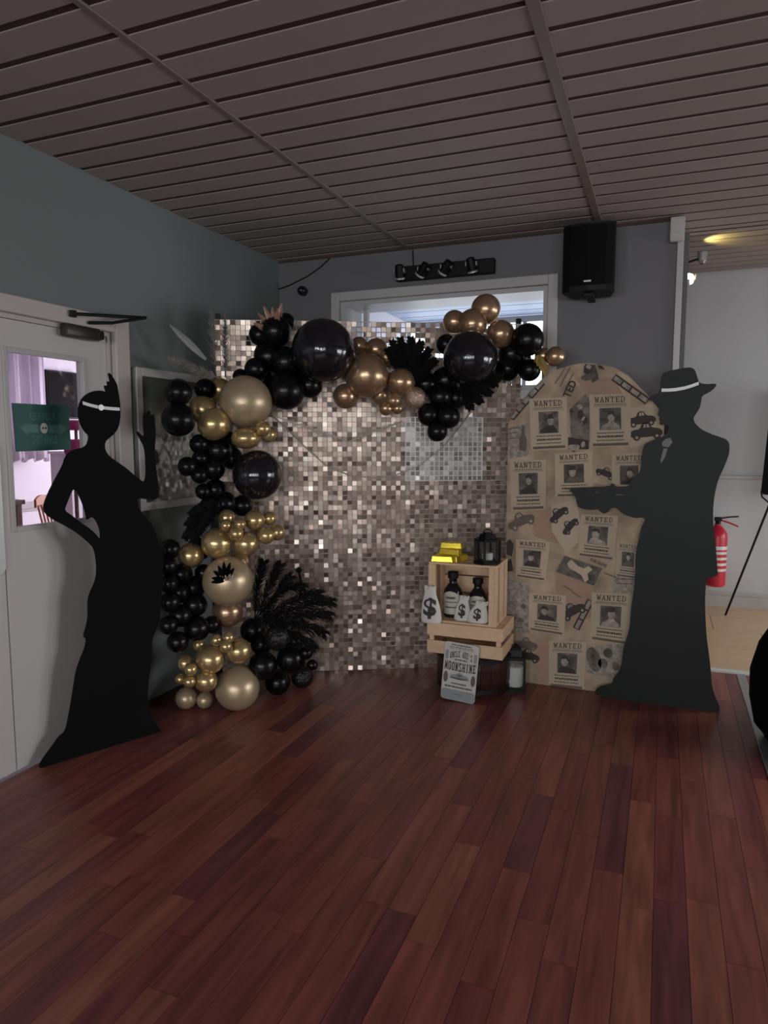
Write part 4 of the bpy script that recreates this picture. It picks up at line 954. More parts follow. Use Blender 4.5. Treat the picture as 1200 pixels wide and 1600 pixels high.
plume((428, 650), (540, 688), 3.98, 4.16, .035, 'pale dried grass spray lying over the tiles below the shoulder gold', 'pampaspale')
plume((545, 690), (628, 658), 4.14, 4.18, .035, 'pale dried grass spray over the tiles under the bronze trio', 'pampaspale')
plume((352, 590), (352, 492), 3.96, 3.98, .05, 'faint dried pampas plume in front of the top left tiles')

# ------------------------------------------------------------------ flapper cutout
FA = Vector((-2.573, 2.219, 0)); FB = Vector((-2.332, 2.744, 0)); FD = (FB - FA).normalized(); FN = Vector((FD.y, -FD.x, 0)); FANG = math.atan2(FD.y, FD.x)
def on_plane(u, v, p0, n, d):
    r_ = ray(u, v); t = (p0 - CC).dot(n) / r_.dot(n); p = CC + r_ * t; return ((p - p0).dot(d), p.z)
z1 = lambda x, y: on_plane(x / 3.75, 440 + y / 3.75, FA, FN, FD)
z2 = lambda x, y: on_plane(x / 3.75, 840 + y / 3.75, FA, FN, FD)
R1 = [(640, 535), (652, 548), (668, 575), (684, 602), (690, 640), (699, 690), (704, 740), (703, 800), (694, 850), (672, 888), (642, 914), (612, 940), (613, 985), (638, 1024), (688, 1058), (740, 1094), (790, 1138), (832, 1170), (848, 1172), (858, 1100), (851, 1020), (846, 972), (828, 935), (798, 882), (806, 876), (826, 900), (846, 908),
      (840, 860), (838, 800), (842, 772), (852, 770), (858, 800), (862, 768), (872, 752), (880, 770), (884, 800), (892, 778), (902, 782), (904, 830), (910, 890), (906, 960), (902, 1005), (910, 1080), (920, 1150), (930, 1230), (926, 1264), (902, 1279), (862, 1276), (802, 1268), (802, 1290), (817, 1340), (860, 1388), (892, 1430), (913, 1480), (930, 1540), (938, 1575)]
R2 = [(944, 60), (949, 150), (946, 260), (941, 400), (930, 500), (902, 560), (888, 592), (888, 680), (878, 760), (866, 860), (862, 940), (870, 1000), (892, 1062), (930, 1112), (950, 1152), (800, 1212), (600, 1282), (400, 1352), (340, 1367), (270, 1367), (228, 1352), (236, 1318), (262, 1280), (300, 1230), (345, 1165), (380, 1140), (395, 1080), (410, 1000), (430, 880), (445, 780), (470, 710), (496, 650), (507, 592), (485, 582), (508, 512), (516, 450), (512, 390), (522, 330), (548, 280), (563, 230), (566, 180), (561, 120), (552, 72), (534, 42)]
R3 = [(540, 1552), (498, 1510), (440, 1465), (380, 1430), (320, 1400), (275, 1370), (252, 1338), (257, 1300), (280, 1240), (320, 1160), (365, 1080), (380, 1030), (402, 1000), (440, 982), (496, 970), (515, 940), (521, 902), (497, 882), (474, 845), (460, 800), (457, 750), (468, 702), (495, 666), (540, 642), (590, 637), (622, 650), (607, 606), (632, 614), (624, 582), (646, 592), (632, 538)]
HOLE = [(428, 1213), (410, 1250), (386, 1310), (376, 1340), (420, 1370), (470, 1410), (530, 1450), (570, 1490), (587, 1514), (586, 1460), (567, 1410), (545, 1378), (525, 1384), (505, 1397), (503, 1370), (490, 1320), (470, 1270), (450, 1230)]
rim = [z1(*p) for p in R1] + [z2(*p) for p in R2] + [z1(*p) for p in R3]; hole = [z1(*p) for p in HOLE]
zmin = min(p[1] for p in rim); fix = lambda l: [(x, max(z, 0.0)) for x, z in l]
fl = empty('flapper_cutout', FA, FANG); tag(fl, 'life size black flapper silhouette cutout with silver headband by the door', 'cutout figure')
q = MB(); q.slab([fix(chaikin(rim)), chaikin(hole)], -.006, .006); q.build('silhouette_board', 'cut', fl)
def band(pts, wd, fn):
    out = [fn(*p) for p in pts]; up_ = [(x, z + wd / 2) for x, z in out]; lo_ = [(x, z - wd / 2) for x, z in out]; return lo_ + up_[::-1]
q = MB(); q.slab([band([(481, 711), (500, 717), (530, 726), (560, 733), (590, 738), (640, 744), (697, 748)], .0145, z1)], -.009, -.006); hb = q.build('headband', 'silver', fl)
c = z1(587, 738); q = MB(); q.slab([ellipse(c[0], c[1], .013, .014, 16)], -.012, -.009); q.build('headband_gem', 'metal', hb)
q = MB(); q.slab([[(.22, 0), (.40, 0), (.30, .9)]], 0, .006, Matrix.Translation((.0, .02, 0)) @ Matrix.Rotation(0, 4, 'X'))
q = MB(); q.box(.30, .31, .006, .09, 0.0, .5); q.build('rear_strut', 'dark', fl)

# ------------------------------------------------------------------ gangster cutout
GY = 4.085; GP = Vector((0, GY, 0)); GN = Vector((0, -1, 0)); GD = Vector((1, 0, 0))
g1 = lambda x, y: on_plane(860 + x / 3.529, 550 + y / 3.529, GP, GN, GD)
g2 = lambda x, y: on_plane(900 + x / 4.0, 820 + y / 4.0, GP, GN, GD)
S1 = [(528, 263), (560, 240), (604, 222), (607, 165), (614, 126), (640, 108), (690, 97), (740, 87), (778, 85), (798, 100), (810, 140), (821, 172), (860, 178), (905, 174), (918, 180), (900, 206), (870, 226), (836, 242), (832, 268), (824, 310), (800, 345), (788, 366), (796, 392), (830, 425), (880, 450), (940, 470), (975, 484), (988, 510), (986, 560), (970, 604), (950, 652), (930, 692), (915, 742), (905, 790), (898, 850), (896, 920), (901, 1000), (905, 1050)]
S2 = [(864, 30), (870, 100), (878, 200), (884, 280), (888, 316), (850, 326), (814, 336), (810, 400), (806, 480), (810, 600), (816, 700), (830, 800), (840, 880), (845, 960), (851, 1010), (872, 1080), (896, 1125), (898, 1162), (884, 1194), (800, 1187), (700, 1172), (500, 1146), (330, 1111), (200, 1081), (140, 1066), (118, 1050), (124, 1026), (150, 1010), (200, 1005), (230, 988), (232, 960), (270, 918), (286, 860), (295, 770), (316, 710), (336, 640), (341, 570), (350, 480), (365, 380), (371, 280), (370, 200), (385, 120), (400, 60), (415, 10)]
S3 = [(477, 1050), (490, 1000), (508, 950), (526, 918), (500, 912), (474, 916), (430, 906), (392, 886), (372, 866), (352, 856), (334, 862), (322, 880), (296, 893), (276, 880), (262, 866), (235, 871), (200, 869), (162, 861), (146, 840), (140, 800), (112, 768), (104, 754), (180, 746), (328, 743), (334, 726), (351, 726), (355, 743), (410, 742), (436, 738), (440, 710), (470, 686), (490, 668), (498, 640), (501, 590), (510, 530), (520, 506), (555, 490), (592, 474), (618, 468), (640, 450), (652, 426), (654, 404), (625, 400), (606, 404), (600, 392), (604, 380), (598, 368), (602, 356), (590, 348), (598, 325), (600, 300), (598, 278), (575, 272)]
rim = [g1(*p) for p in S1] + [g2(*p) for p in S2] + [g1(*p) for p in S3]
h1 = [g1(*p) for p in ((240, 772), (269, 768), (263, 781), (243, 787))]; h2 = [g1(*p) for p in ((354, 783), (410, 786), (408, 792), (357, 790))]
g = empty('gangster_cutout', (0, GY, 0)); tag(g, 'life size black gangster silhouette cutout with fedora and machine gun', 'cutout figure')
q = MB(); q.slab([fix(chaikin(rim)), h1, h2], -.006, .006); q.build('silhouette_board', 'cutm', g)
q = MB(); q.slab([band([(613, 211), (650, 211), (690, 208), (740, 199), (780, 187), (818, 173)], .017, g1)], -.009, -.006); q.build('hat_band', 'silver', g)
q = MB(); q.slab([[g1(*p) for p in ((636, 478), (662, 474), (674, 498), (650, 526), (618, 520), (614, 500))]], -.009, -.006); q.slab([[g1(*p) for p in ((624, 532), (646, 532), (632, 580), (612, 612), (606, 600))]], -.009, -.006); q.build('necktie', 'tie', g)
q = MB(); q.box(.06, .07, .006, .07, 0, .6); q.build('rear_strut', 'dark', g)

# ------------------------------------------------------------------ wanted panel
WY = 4.165; WXL, WXR, WZT = -.868, .0, 1.91
wp = empty('wanted_panel', ((WXL + WXR) / 2, WY, 0)); tag(wp, 'arched panel papered with aged wanted posters behind the gangster', 'display panel')
OX = (WXL + WXR) / 2; HW = (WXR - WXL) / 2; ZS = 1.50
wpt = lambda u, v: (lambda p: (p.x - OX, p.z))(on_y(u, v, WY))
LS = [(max(-HW, x), z) for x, z in (wpt(*p) for p in ((790, 690), (793, 665), (800, 646), (822, 618), (848, 591), (868, 578), (887, 572)))]
zt_ = LS[-1][1]; top_ = [(-.03, zt_ + .012), (.03, zt_ + .012)]
arch = [(-HW, 0), (HW, 0)] + [(-x, z) for x, z in LS] + top_[::-1] + LS[::-1]
ARC = arch
q = MB(); q.slab([arch], -.0, .03); q.build('board', 'paper', wp)
def inside(x, z, e=.003):
    """true on the board, a hair in from its edge"""
    c = False; n = len(ARC)
    for i in range(n):
        (xa, za), (xb, zb) = ARC[i], ARC[(i + 1) % n]
        if (za > z) != (zb > z) and x < (xb - xa) * (z - za) / (zb - za) + xa: c = not c
    return c
def clip(poly):
    """keep an outline on the board"""
    out = []
    for x, z in poly:
        k = 1.0
        while k > .5 and not inside(x * k / .996, 1.0 + (z - 1.0) * k / .996): k -= .004
        out.append((x * k, 1.0 + (z - 1.0) * k))
    return out
LAY = [0]
def piece(name, px, m, parent=wp, lift=None):
    LAY[0] += 1; l = .0015 + (LAY[0] % 9) * .0003 if lift is None else lift
    q = MB(); q.slab([clip([wpt(*p) for p in px])], -l - .0004, -l + .0004); return q.build(name, m, parent)
# collage below the posters
piece('newspaper_clipping', ((845, 585), (872, 575), (905, 571), (915, 600), (880, 640), (850, 625)), 'paper')
piece('stained_clipping', ((900, 590), (960, 590), (985, 640), (930, 640)), 'rust')
piece('stained_clipping', ((870, 880), (925, 905), (935, 960), (895, 975), (868, 920)), 'rust')
piece('stained_clipping', ((838, 998), (860, 998), (860, 1070), (838, 1066)), 'rust')
piece('newspaper_clipping', ((788, 660), (826, 660), (826, 712), (788, 712)), 'news')
piece('newspaper_clipping', ((788, 905), (828, 912), (828, 990), (788, 985)), 'news')
piece('newspaper_clipping', ((960, 895), (998, 890), (998, 925), (958, 928)), 'news')
piece('stained_clipping', ((928, 755), (958, 760), (960, 780), (926, 782)), 'rust')
piece('stained_clipping', ((830, 800), (862, 790), (872, 850), (835, 838)), 'rust')
piece('old_photograph', ((890, 640), (921, 610), (921, 690), (892, 690)), 'photo'); piece('old_photograph', ((888, 683), (920, 688), (920, 702), (888, 702)), 'ink')
piece('old_photograph', ((917, 570), (930, 570), (936, 593), (925, 598)), 'photo'); piece('old_photograph', ((934, 570), (941, 572), (945, 578), (936, 576)), 'ink')
piece('old_photograph', ((793, 925), (826, 925), (826, 957), (793, 957)), 'photo')
ph = piece('old_photograph', ((882, 868), (941, 888), (928, 915), (869, 893)), 'photo', lift=.0045)
def shape(parent, pts, m, l): 
    q = MB(); q.slab([clip([wpt(*p) for p in pts])], -l - .0003, -l + .0003); return q.build('print', m, parent)
shape(ph, ((886, 880), (893, 874), (903, 884), (912, 888), (920, 884), (926, 890), (918, 896), (920, 905), (914, 910), (908, 898), (898, 892), (890, 888)), 'poster', .0052)
def film(a, b, wd):
    (x0, z0), (x1, z1_) = wpt(*a), wpt(*b); L = math.hypot(x1 - x0, z1_ - z0); an = math.atan2(z1_ - z0, x1 - x0); c, s = math.cos(an), math.sin(an)
    tr = lambda x, z: (x0 + x * c - z * s, z0 + x * s + z * c)
    NN = 10; q = MB(); q.slab([clip([tr(L * i / NN, 0) for i in range(NN + 1)] + [tr(L - L * i / NN, wd) for i in range(NN + 1)])], -.0034, -.0028); f_ = q.build('film_strip', 'ink', wp)
    q = MB(); n = int(L / (wd * 1.25))
    for k in range(n): q.slab([clip([tr((k + .08) * L / n, wd * .22), tr((k + .92) * L / n, wd * .22), tr((k + .92) * L / n, wd * .78), tr((k + .08) * L / n, wd * .78)])], -.004, -.0035)
    q.build('film_frame', 'photolight', f_)
film((803, 657), (852, 600), .042); film((955, 594), (1008, 632), .042); film((905, 985), (928, 940), .04)
random.seed(21)
for c_, w_, h_ in (((906, 655), .05, .10), ((922, 582), .03, .05), ((809, 940), .06, .07), ((904, 695), .05, .03)):
    x, z = wpt(*c_)
    for k in range(6):
        q = MB(); q.slab([clip(ellipse(x + random.uniform(-w_, w_) * .7, z + random.uniform(-h_, h_) * .7, random.uniform(.008, .022), random.uniform(.008, .03), 10, random.uniform(0, 3)))], -.0046 - k * .00008, -.0042); q.build('print', random.choice(('ink', 'photolight', 'news', 'inkb')), wp)
for c_, ln, rot_ in (((868, 600), .12, 1.1), ((876, 604), .12, 1.1), ((884, 608), .1, 1.1), ((792, 668), .08, 0), ((792, 676), .07, 0), ((792, 684), .08, 0), ((962, 905), .1, .05), ((962, 912), .09, .05), ((792, 978), .1, -.05), ((930, 772), .08, 0), ((944, 896), .07, -.3), ((880, 915), .06, -.5), ((893, 925), .06, -.5)):
    x, z = wpt(*c_); cc, ss = math.cos(rot_), math.sin(rot_); q = MB(); q.slab([clip([(x, z), (x + ln * cc, z + ln * ss), (x + ln * cc - .006 * ss, z + ln * ss + .006 * cc), (x - .006 * ss, z + .006 * cc)])], -.0048, -.0045); q.build('print_line', 'inkb', wp)
# vintage cars: body, cabin, wheels printed on the panel
def car(u, v, L, rot, m='ink', flip=1):
    x, z = wpt(u, v); c, s = math.cos(rot), math.sin(rot)
    tr = lambda a, b: (x + (a * c * flip - b * s) * L, z + (a * s * flip + b * c) * L)
    q = MB(); body = [(-.5, 0), (-.5, .12), (-.42, .2), (-.18, .22), (-.12, .40), (.10, .42), (.16, .24), (.40, .20), (.5, .10), (.5, 0), (.40, -.06), (-.40, -.06)]
    q.slab([clip([tr(*p) for p in chaikin(body)])], -.0052, -.0047)
    q.slab([clip([tr(*p) for p in ellipse(-.30, -.05, .11, .11, 14)])], -.0054, -.0048); q.slab([clip([tr(*p) for p in ellipse(.32, -.05, .11, .11, 14)])], -.0054, -.0048)
    o = q.build('printed_car', m, wp); q = MB()
    for a in (-.30, .32): q.slab([clip([tr(*p) for p in ellipse(a, -.05, .05, .05, 10)])], -.0058, -.0055)
    q.slab([clip([tr(*p) for p in ((-.08, .25), (-.06, .36), (.0, .37), (.0, .25))])], -.0058, -.0055); q.slab([clip([tr(*p) for p in ((.02, .25), (.02, .37), (.08, .36), (.11, .25))])], -.0058, -.0055)
    q.build('highlight', 'photolight', o)
piece('car_print_sheet', ((982, 640), (1020, 628), (1028, 690), (985, 700)), 'poster', lift=.0042); piece('car_print_sheet', ((862, 790), (900, 780), (912, 840), (885, 865), (862, 830)), 'poster', lift=.0042)
car(1003, 660, .15, .12); car(1010, 680, .17, .1); car(875, 806, .13, .75); car(893, 824, .12, .9); car(816, 818, .17, .45, 'inkb'); car(822, 1010, .14, 0, 'inkb'); car(824, 1028, .15, -.08, 'ink'); car(897, 958, .16, .6); car(945, 742, .11, -.35)
piece('map_print', ((917, 1012), (970, 1005), (978, 1040), (960, 1064), (916, 1050)), 'news')
for c_, rx, rz_ in (((928, 1030), .04, .075), ((950, 1020), .026, .03), ((942, 1036), .028, .028), ((962, 1040), .02, .03)):
    x, z = wpt(*c_); q = MB(); q.slab([clip(ellipse(x, z, rx, rz_, 14, .3))], -.0048, -.0042); q.build('print', 'photo', wp)
for c_, wd, ht in (((817, 672), .02, .13), ):
    x, z = wpt(c_[0], 704); q = MB(); q.slab([clip([(x - .022, z), (x + .022, z), (x + .022, z + .07), (x + .008, z + .1), (x + .008, z + .15), (x - .008, z + .15), (x - .008, z + .1), (x - .022, z + .07)])], -.0045, -.004); q.build('printed_bottle', 'inkb', wp)
x, z = wpt(796, 846); q = MB(); q.slab([clip([wpt(*p) for p in ((790, 848), (797, 842), (803, 850), (800, 870), (792, 866))])], -.0045, -.004); q.slab([clip([wpt(*p) for p in ((790, 880), (799, 872), (802, 892), (792, 893))])], -.0045, -.004); q.build('print', 'ink', wp)
def words(s, px, wd, ht, rot, m='ink', bold=.03, lift=.0052):
    x, z = wpt(*px); q = MB(); lettering(q, s, x, z, wd, ht, -lift, bold, rot=rot); o = q.build('lettering', m, wp); return o
words('TED', (890, 623), .10, .045, 1.15); words('BOOTLEG', (790, 968), .11, .024, -.05, 'ink')
words('THE GUNS', (921, 876), .10, .02, -.35, 'inkb')
# wanted posters
PO = [((827, 623), (886, 621), (887, 701), (830, 704), 0), ((921, 617), (985, 615), (986, 697), (923, 699), 1), ((797, 719), (854, 718), (853, 796), (799, 798), 2), ((867, 709), (926, 705), (927, 776), (868, 777), 3),
      ((956, 709), (1010, 708), (1010, 780), (956, 780), 4), ((908, 803), (966, 806), (960, 876), (902, 868), 5), ((806, 842), (860, 846), (853, 908), (806, 901), 6), ((964, 846), (1000, 850), (998, 905), (962, 900), 7),
      ((827, 926), (885, 930), (882, 993), (826, 984), 8), ((925, 925), (987, 928), (982, 1008), (922, 999), 9), ((858, 1000), (917, 1002), (913, 1078), (857, 1072), 10)]
random.seed(5)
for tl, tr_, br, bl, k in PO:
    P = [wpt(*p) for p in (bl, br, tr_, tl)]; l = .006 + (k % 3) * .0006
    uv = lambda a, b: ((P[0][0] * (1 - a) + P[1][0] * a) * (1 - b) + (P[3][0] * (1 - a) + P[2][0] * a) * b, (P[0][1] * (1 - a) + P[1][1] * a) * (1 - b) + (P[3][1] * (1 - a) + P[2][1] * a) * b)
    q = MB(); q.slab([clip(P)], -l - .0004, -l + .0006); po = q.build('wanted_poster', 'poster', wp)
    q = MB()
    for qi, qd in enumerate(slab_word('WANTED')):
        pp_ = [uv(.12 + .76 * a, .845 + .11 * b) for a, b in qd]; ar = (pp_[1][0] - pp_[0][0]) * (pp_[2][1] - pp_[0][1]) - (pp_[1][1] - pp_[0][1]) * (pp_[2][0] - pp_[0][0])
        if ar < 0: pp_ = pp_[::-1]
        q.add([(x, -l - .0012 - qi * .000004, z) for x, z in pp_], [[0, 1, 2, 3]])
    tw = q.build('wanted_heading', 'ink', po)
    def quad(a0, a1, b0, b1, m, nm, ll): 
        qq = MB(); qq.slab([[uv(a0, b0), uv(a1, b0), uv(a1, b1), uv(a0, b1)]], -l - ll - .0003, -l - ll + .0002); return qq.build(nm, m, po)
    quad(.08, .92, .775, .783, 'inkb', 'rule', .001)
    for b0, h_, a_, e_ in ((.80, .016, .12, .88), (.255, .022, .16, .84), (.175, .045, .18, .82), (.115, .022, .16, .84)):
        # a line of worn small print: one strip with ragged lower and upper edges
        lo_, hi_ = [], []; a0 = a_
        while a0 < e_:
            wdt = random.uniform(.02, .05); e2 = min(a0 + wdt, e_); k0 = random.uniform(0, .15) * h_; k1 = h_ - random.uniform(0, .15) * h_
            lo_ += [(a0, b0 + k0), (e2, b0 + k0)]; hi_ += [(a0, b0 + k1), (e2, b0 + k1)]; g_ = random.uniform(.008, .016)
            lo_ += [(e2, b0 + h_ * .42), (min(e2 + g_, e_), b0 + h_ * .42)]; hi_ += [(e2, b0 + h_ * .55), (min(e2 + g_, e_), b0 + h_ * .55)]; a0 = e2 + g_
        qq = MB(); n_ = len(lo_); vv = [(*uv(*p),) for p in lo_ + hi_]
        qq.add([(x, -l - .0012, z) for x, z in vv], [[i, i + 1, n_ + i + 1, n_ + i] for i in range(n_ - 1)]); qq.build('print_line', 'ink', po)
    quad(.06, .94, .02, .07, 'inkb', 'footer_bar', .001)
    ph = quad(.24, .77, .32, .74, 'photo', 'portrait', .001)
    hx = .5 + random.uniform(-.07, .07); hz = .575 + random.uniform(-.02, .02); hr = random.uniform(.075, .10)
    def flat(nm, loops, ll, m):
        qq = MB(); qq.slab([[uv(*p) for p in loops]], -l - ll - .0002, -l - ll + .0002); return qq.build(nm, m, ph)
    flat('shoulders', [(.27, .325), (.74, .325), (.72, .40), (hx + .10, .45), (hx + .05, .50), (hx - .05, .50), (hx - .10, .45), (.29, .40)], .0016, ('ink', 'photolight', 'ink', 'inkb')[k % 4])
    flat('face', ellipse(hx, hz, hr, hr * 1.12, 16), .0021, ('photolight', 'news', 'photolight')[k % 3])
    if k % 3 == 0: flat('hat', [(hx - hr * 1.6, hz + .035), (hx + hr * 1.6, hz + .05), (hx + hr * .95, hz + .065), (hx + hr * .8, hz + .135), (hx - hr * .7, hz + .135), (hx - hr * .95, hz + .06)], .0026, 'ink')
    else: flat('hair', [(hx - hr * 1.08, hz + .0), (hx - hr * .9, hz + .045), (hx + hr * .3, hz + .06), (hx + hr * .95, hz + .0), (hx + hr * 1.08, hz + .06), (hx + hr * .6, hz + .125), (hx - hr * .5, hz + .13), (hx - hr * 1.1, hz + .07)], .0026, 'ink')

# ------------------------------------------------------------------ crates, barrel and props
CY = 3.74
bar = empty('barrel', (-1.01, CY + .235, 0)); tag(bar, 'dark mahogany half barrel carrying the two pine crates', 'barrel')
NS = 22
for k in range(NS):
    a0 = 2 * PI * k / NS + .006; a1 = 2 * PI * (k + 1) / NS - .006; vs = []; fs = []
    for z, r_ in ((0, .205), (.09, .222), (.17, .222), (.255, .208)):
        for a in (a0, a1):
            vs += [(r_ * math.cos(a), r_ * math.sin(a), z), ((r_ - .02) * math.cos(a), (r_ - .02) * math.sin(a), z)]
    for i in range(3):
        b = i * 4; fs += [[b, b + 2, b + 6, b + 4], [b + 3, b + 1, b + 5, b + 7], [b + 1, b, b + 4, b + 5], [b + 2, b + 3, b + 7, b + 6]]
    fs += [[0, 1, 3, 2], [12, 14, 15, 13]]
    mesh_obj('stave', vs, fs, 'barrel', bar)
for z0, r_ in ((.025, .215), (.205, .220)):
    q = MB(); q.lathe([(r_, z0), (r_ + .006, z0), (r_ + .006, z0 + .03), (r_, z0 + .03)], 40, cap=False); q.build('hoop', 'hoop', bar)
q = MB(); q.lathe([(.19, .235), (.19, .25)], 30); q.build('head', 'barrel', bar)
def crate(name, x0, x1, y0, y1, z0, z1, lab, side_up):
    t = empty(name, ((x0 + x1) / 2, y0, z0)); tag(t, lab, 'crate', 'pine crates'); w_ = (x1 - x0) / 2; d = y1 - y0; h = z1 - z0; th = .012
    if side_up:    # lying on its side, mouth to the room
        for k in range(3):
            a = d * k / 3 + .006; b = d * (k + 1) / 3 - .006
            q = MB(); q.box(-w_, w_, a, b, h - th, h, bev=.002); q.build('slat', 'pine', t)
            q = MB(); q.box(-w_, w_, a, b, 0, th, bev=.002); q.build('slat', 'pine', t)
        for s in (-1, 1):
            for a, b in ((0.0, .06), (.10, .20), (.235, d)):
                q = MB(); q.box(s * w_ - (th if s > 0 else 0), s * w_ + (0 if s > 0 else th), a, b, th, h - th, bev=.002); q.build('slat', 'pine', t)
            for zz in (th, h - th - .02):
                q = MB(); q.box(s * (w_ - th - .03) if s < 0 else w_ - th - .03, (-w_ + th) if s < 0 else w_ - th, .004, .03, th, h - th) if zz == th else q.box(s * (w_ - th) - (0 if s < 0 else .02), s * (w_ - th) + (.02 if s < 0 else 0), .03, d - .02, zz, zz + .02); q.build('corner_batten', 'pine', t)
        for k in range(3):
            a = th + (h - 2 * th) * k / 3 + .004; b = th + (h - 2 * th) * (k + 1) / 3 - .004
            q = MB(); q.box(-w_ + th, w_ - th, d - th, d, a, b, bev=.002); q.build('back_slat', 'pine', t)
    else:
        for y in (0, d - th):
            for a, b in ((0, .068), (.098, .172)):
                q = MB(); q.box(-w_, w_, y, y + th, a, b, bev=.002); q.build('slat', 'pine', t)
        for s in (-1, 1):
            for a, b in ((0, .068), (.098, .172)):
                q = MB(); q.box(s * w_ - (th if s > 0 else 0), s * w_ + (0 if s > 0 else th), th, d - th, a, b, bev=.002); q.build('side_slat', 'pine', t)
            for y in (th, d - th - .025):
                q = MB(); q.box(s * (w_ - th) - (.025 if s > 0 else 0), s * (w_ - th) + (0 if s > 0 else .025), y, y + .025, 0, .172); q.build('corner_batten', 'pine', t)
        for k in range(4):
            a = d * k / 4 + .01; q = MB(); q.box(-w_, w_, a, a + d / 4 - .02, -.008, -.0005); q.build('base_slat', 'pine', t)
        for k in range(3):
            a = th + (d - 2 * th) * k / 3; q = MB(); q.box(-w_ + th, w_ - th, a + .003, a + (d - 2 * th) / 3 - .003, .160, .1718); q.build('top_board', 'pine', t)
    return t
crate('pine_crate', -1.23, -.79, CY, CY + .32, .2635, .4365, 'lower pine crate on the barrel, its slatted front to the room', False)
crate('pine_crate', -1.228, -.832, CY + .01, CY + .31, .4365, .785, 'upper pine crate on its side holding bottles and bags', True)
# gold ingots
def ingot(x, y, z, rz, lab, L=.13, W=.055, H=.036):
    vs = []
    for zz, k in ((0, 1), (H, .74)):
        for sx, sy in ((-1, -1), (1, -1), (1, 1), (-1, 1)): vs.append((sx * (L / 2 - (1 - k) * W * .5), sy * W / 2 * k, zz))
    q = MB(); q.add(vs, [[0, 3, 2, 1], [4, 5, 6, 7], [0, 1, 5, 4], [1, 2, 6, 5], [2, 3, 7, 6], [3, 0, 4, 7]])
    o = q.build('gold_ingot', 'ingot', loc=(x, y, z), rz=rz); bv = o.modifiers.new('edge', 'BEVEL'); bv.width = .004; bv.segments = 2
    tag(o, lab, 'gold bar', 'gold bars on the crate')
ingot(-1.155, 3.79, .785, .12, 'gold bar in front at the bottom left of the stack'); ingot(-1.075, 3.845, .785, 1.25, 'gold bar at the bottom right of the stack, turned end on'); ingot(-1.16, 3.885, .785, -.05, 'gold bar at the bottom back of the stack')
ingot(-1.125, 3.845, .821, -.18, 'gold bar in the middle layer of the stack'); ingot(-1.118, 3.85, .857, .06, 'topmost bright gold bar of the stack'); 
# lanterns
def lantern(name, x, y, z, r_, h, n, lab, ch, cr):
    t = empty(name, (x, y, z)); tag(t, lab, 'lantern')
    P = lambda rr, k: (rr * math.cos(2 * PI * (k + .5) / n), rr * math.sin(2 * PI * (k + .5) / n))
    q = MB(); q.add(*prism_z([P(r_ * 1.08, k) for k in range(n)], 0, h * .08)); q.add(*prism_z([P(r_ * .9, k) for k in range(n)], h * .08, h * .12)); q.build('base', 'dark', t)
    for k in range(n):
        q = MB(); x_, y_ = P(r_ * .95, k); q.box(x_ - .006, x_ + .006, y_ - .006, y_ + .006, h * .1, h * .72); q.build('post', 'dark', t)
        a = Vector((*P(r_ * .93, k), 0)); b = Vector((*P(r_ * .93, k + 1), 0)); nrm = Vector(((a + b).x, (a + b).y, 0)).normalized() * .002
        vs = [a + Vector((0, 0, h * .12)), b + Vector((0, 0, h * .12)), b + Vector((0, 0, h * .72)), a + Vector((0, 0, h * .72))]; vs += [v - nrm for v in vs]
        mesh_obj('pane', vs, [[0, 1, 2, 3], [5, 4, 7, 6], [0, 3, 7, 4], [1, 5, 6, 2], [3, 2, 6, 7], [1, 0, 4, 5]], 'glass', t)
    q = MB(); q.add(*prism_z([P(r_ * 1.05, k) for k in range(n)], h * .72, h * .79)); m_ = n
    vs = [(*P(r_ * .7, k), h * .79) for k in range(n)] + [(*P(r_ * .6, k), h * .93) for k in range(n)]
    q.add(vs, [[k, (k + 1) % n, (k + 1) % n + n, k + n] for k in range(n)] + [list(range(n, 2 * n))]); q.add(*prism_z([P(r_ * .4, k) for k in range(n)], h * .93, h * .97)); q.build('roof', 'dark', t)
    q = MB(); q.tube([(r_ * .35 * math.cos(a), 0, h * .965 + r_ * .25 * math.sin(a)) for a in [PI * k / 10 for k in range(11)]], .003, 6); q.build('carry_ring', 'dark', t)
    q = MB(); q.lathe([(cr * .98, h * .12), (cr, h * .13), (cr, h * .12 + ch), (cr * .9, h * .12 + ch + .003), (cr * .3, h * .12 + ch - .002)], 20); cd_ = shade(q.build('candle', 'candle', t), 50)
    q = MB(); q.tube([(0, 0, h * .12 + ch - .003), (0, 0, h * .12 + ch + .01)], .0015, 5); q.build('wick', 'ink', cd_)
    return t
lantern('black_lantern', -.905, 3.84, .785, .076, .18, 6, 'small black six sided lantern on top of the upper crate', .035, .03)
p = on_z(804, 1078); lantern('black_lantern', p.x, p.y, 0, .078, .27, 4, 'black lantern with white candle on the floor beside the barrel', .115, .048).rotation_euler.z = .25
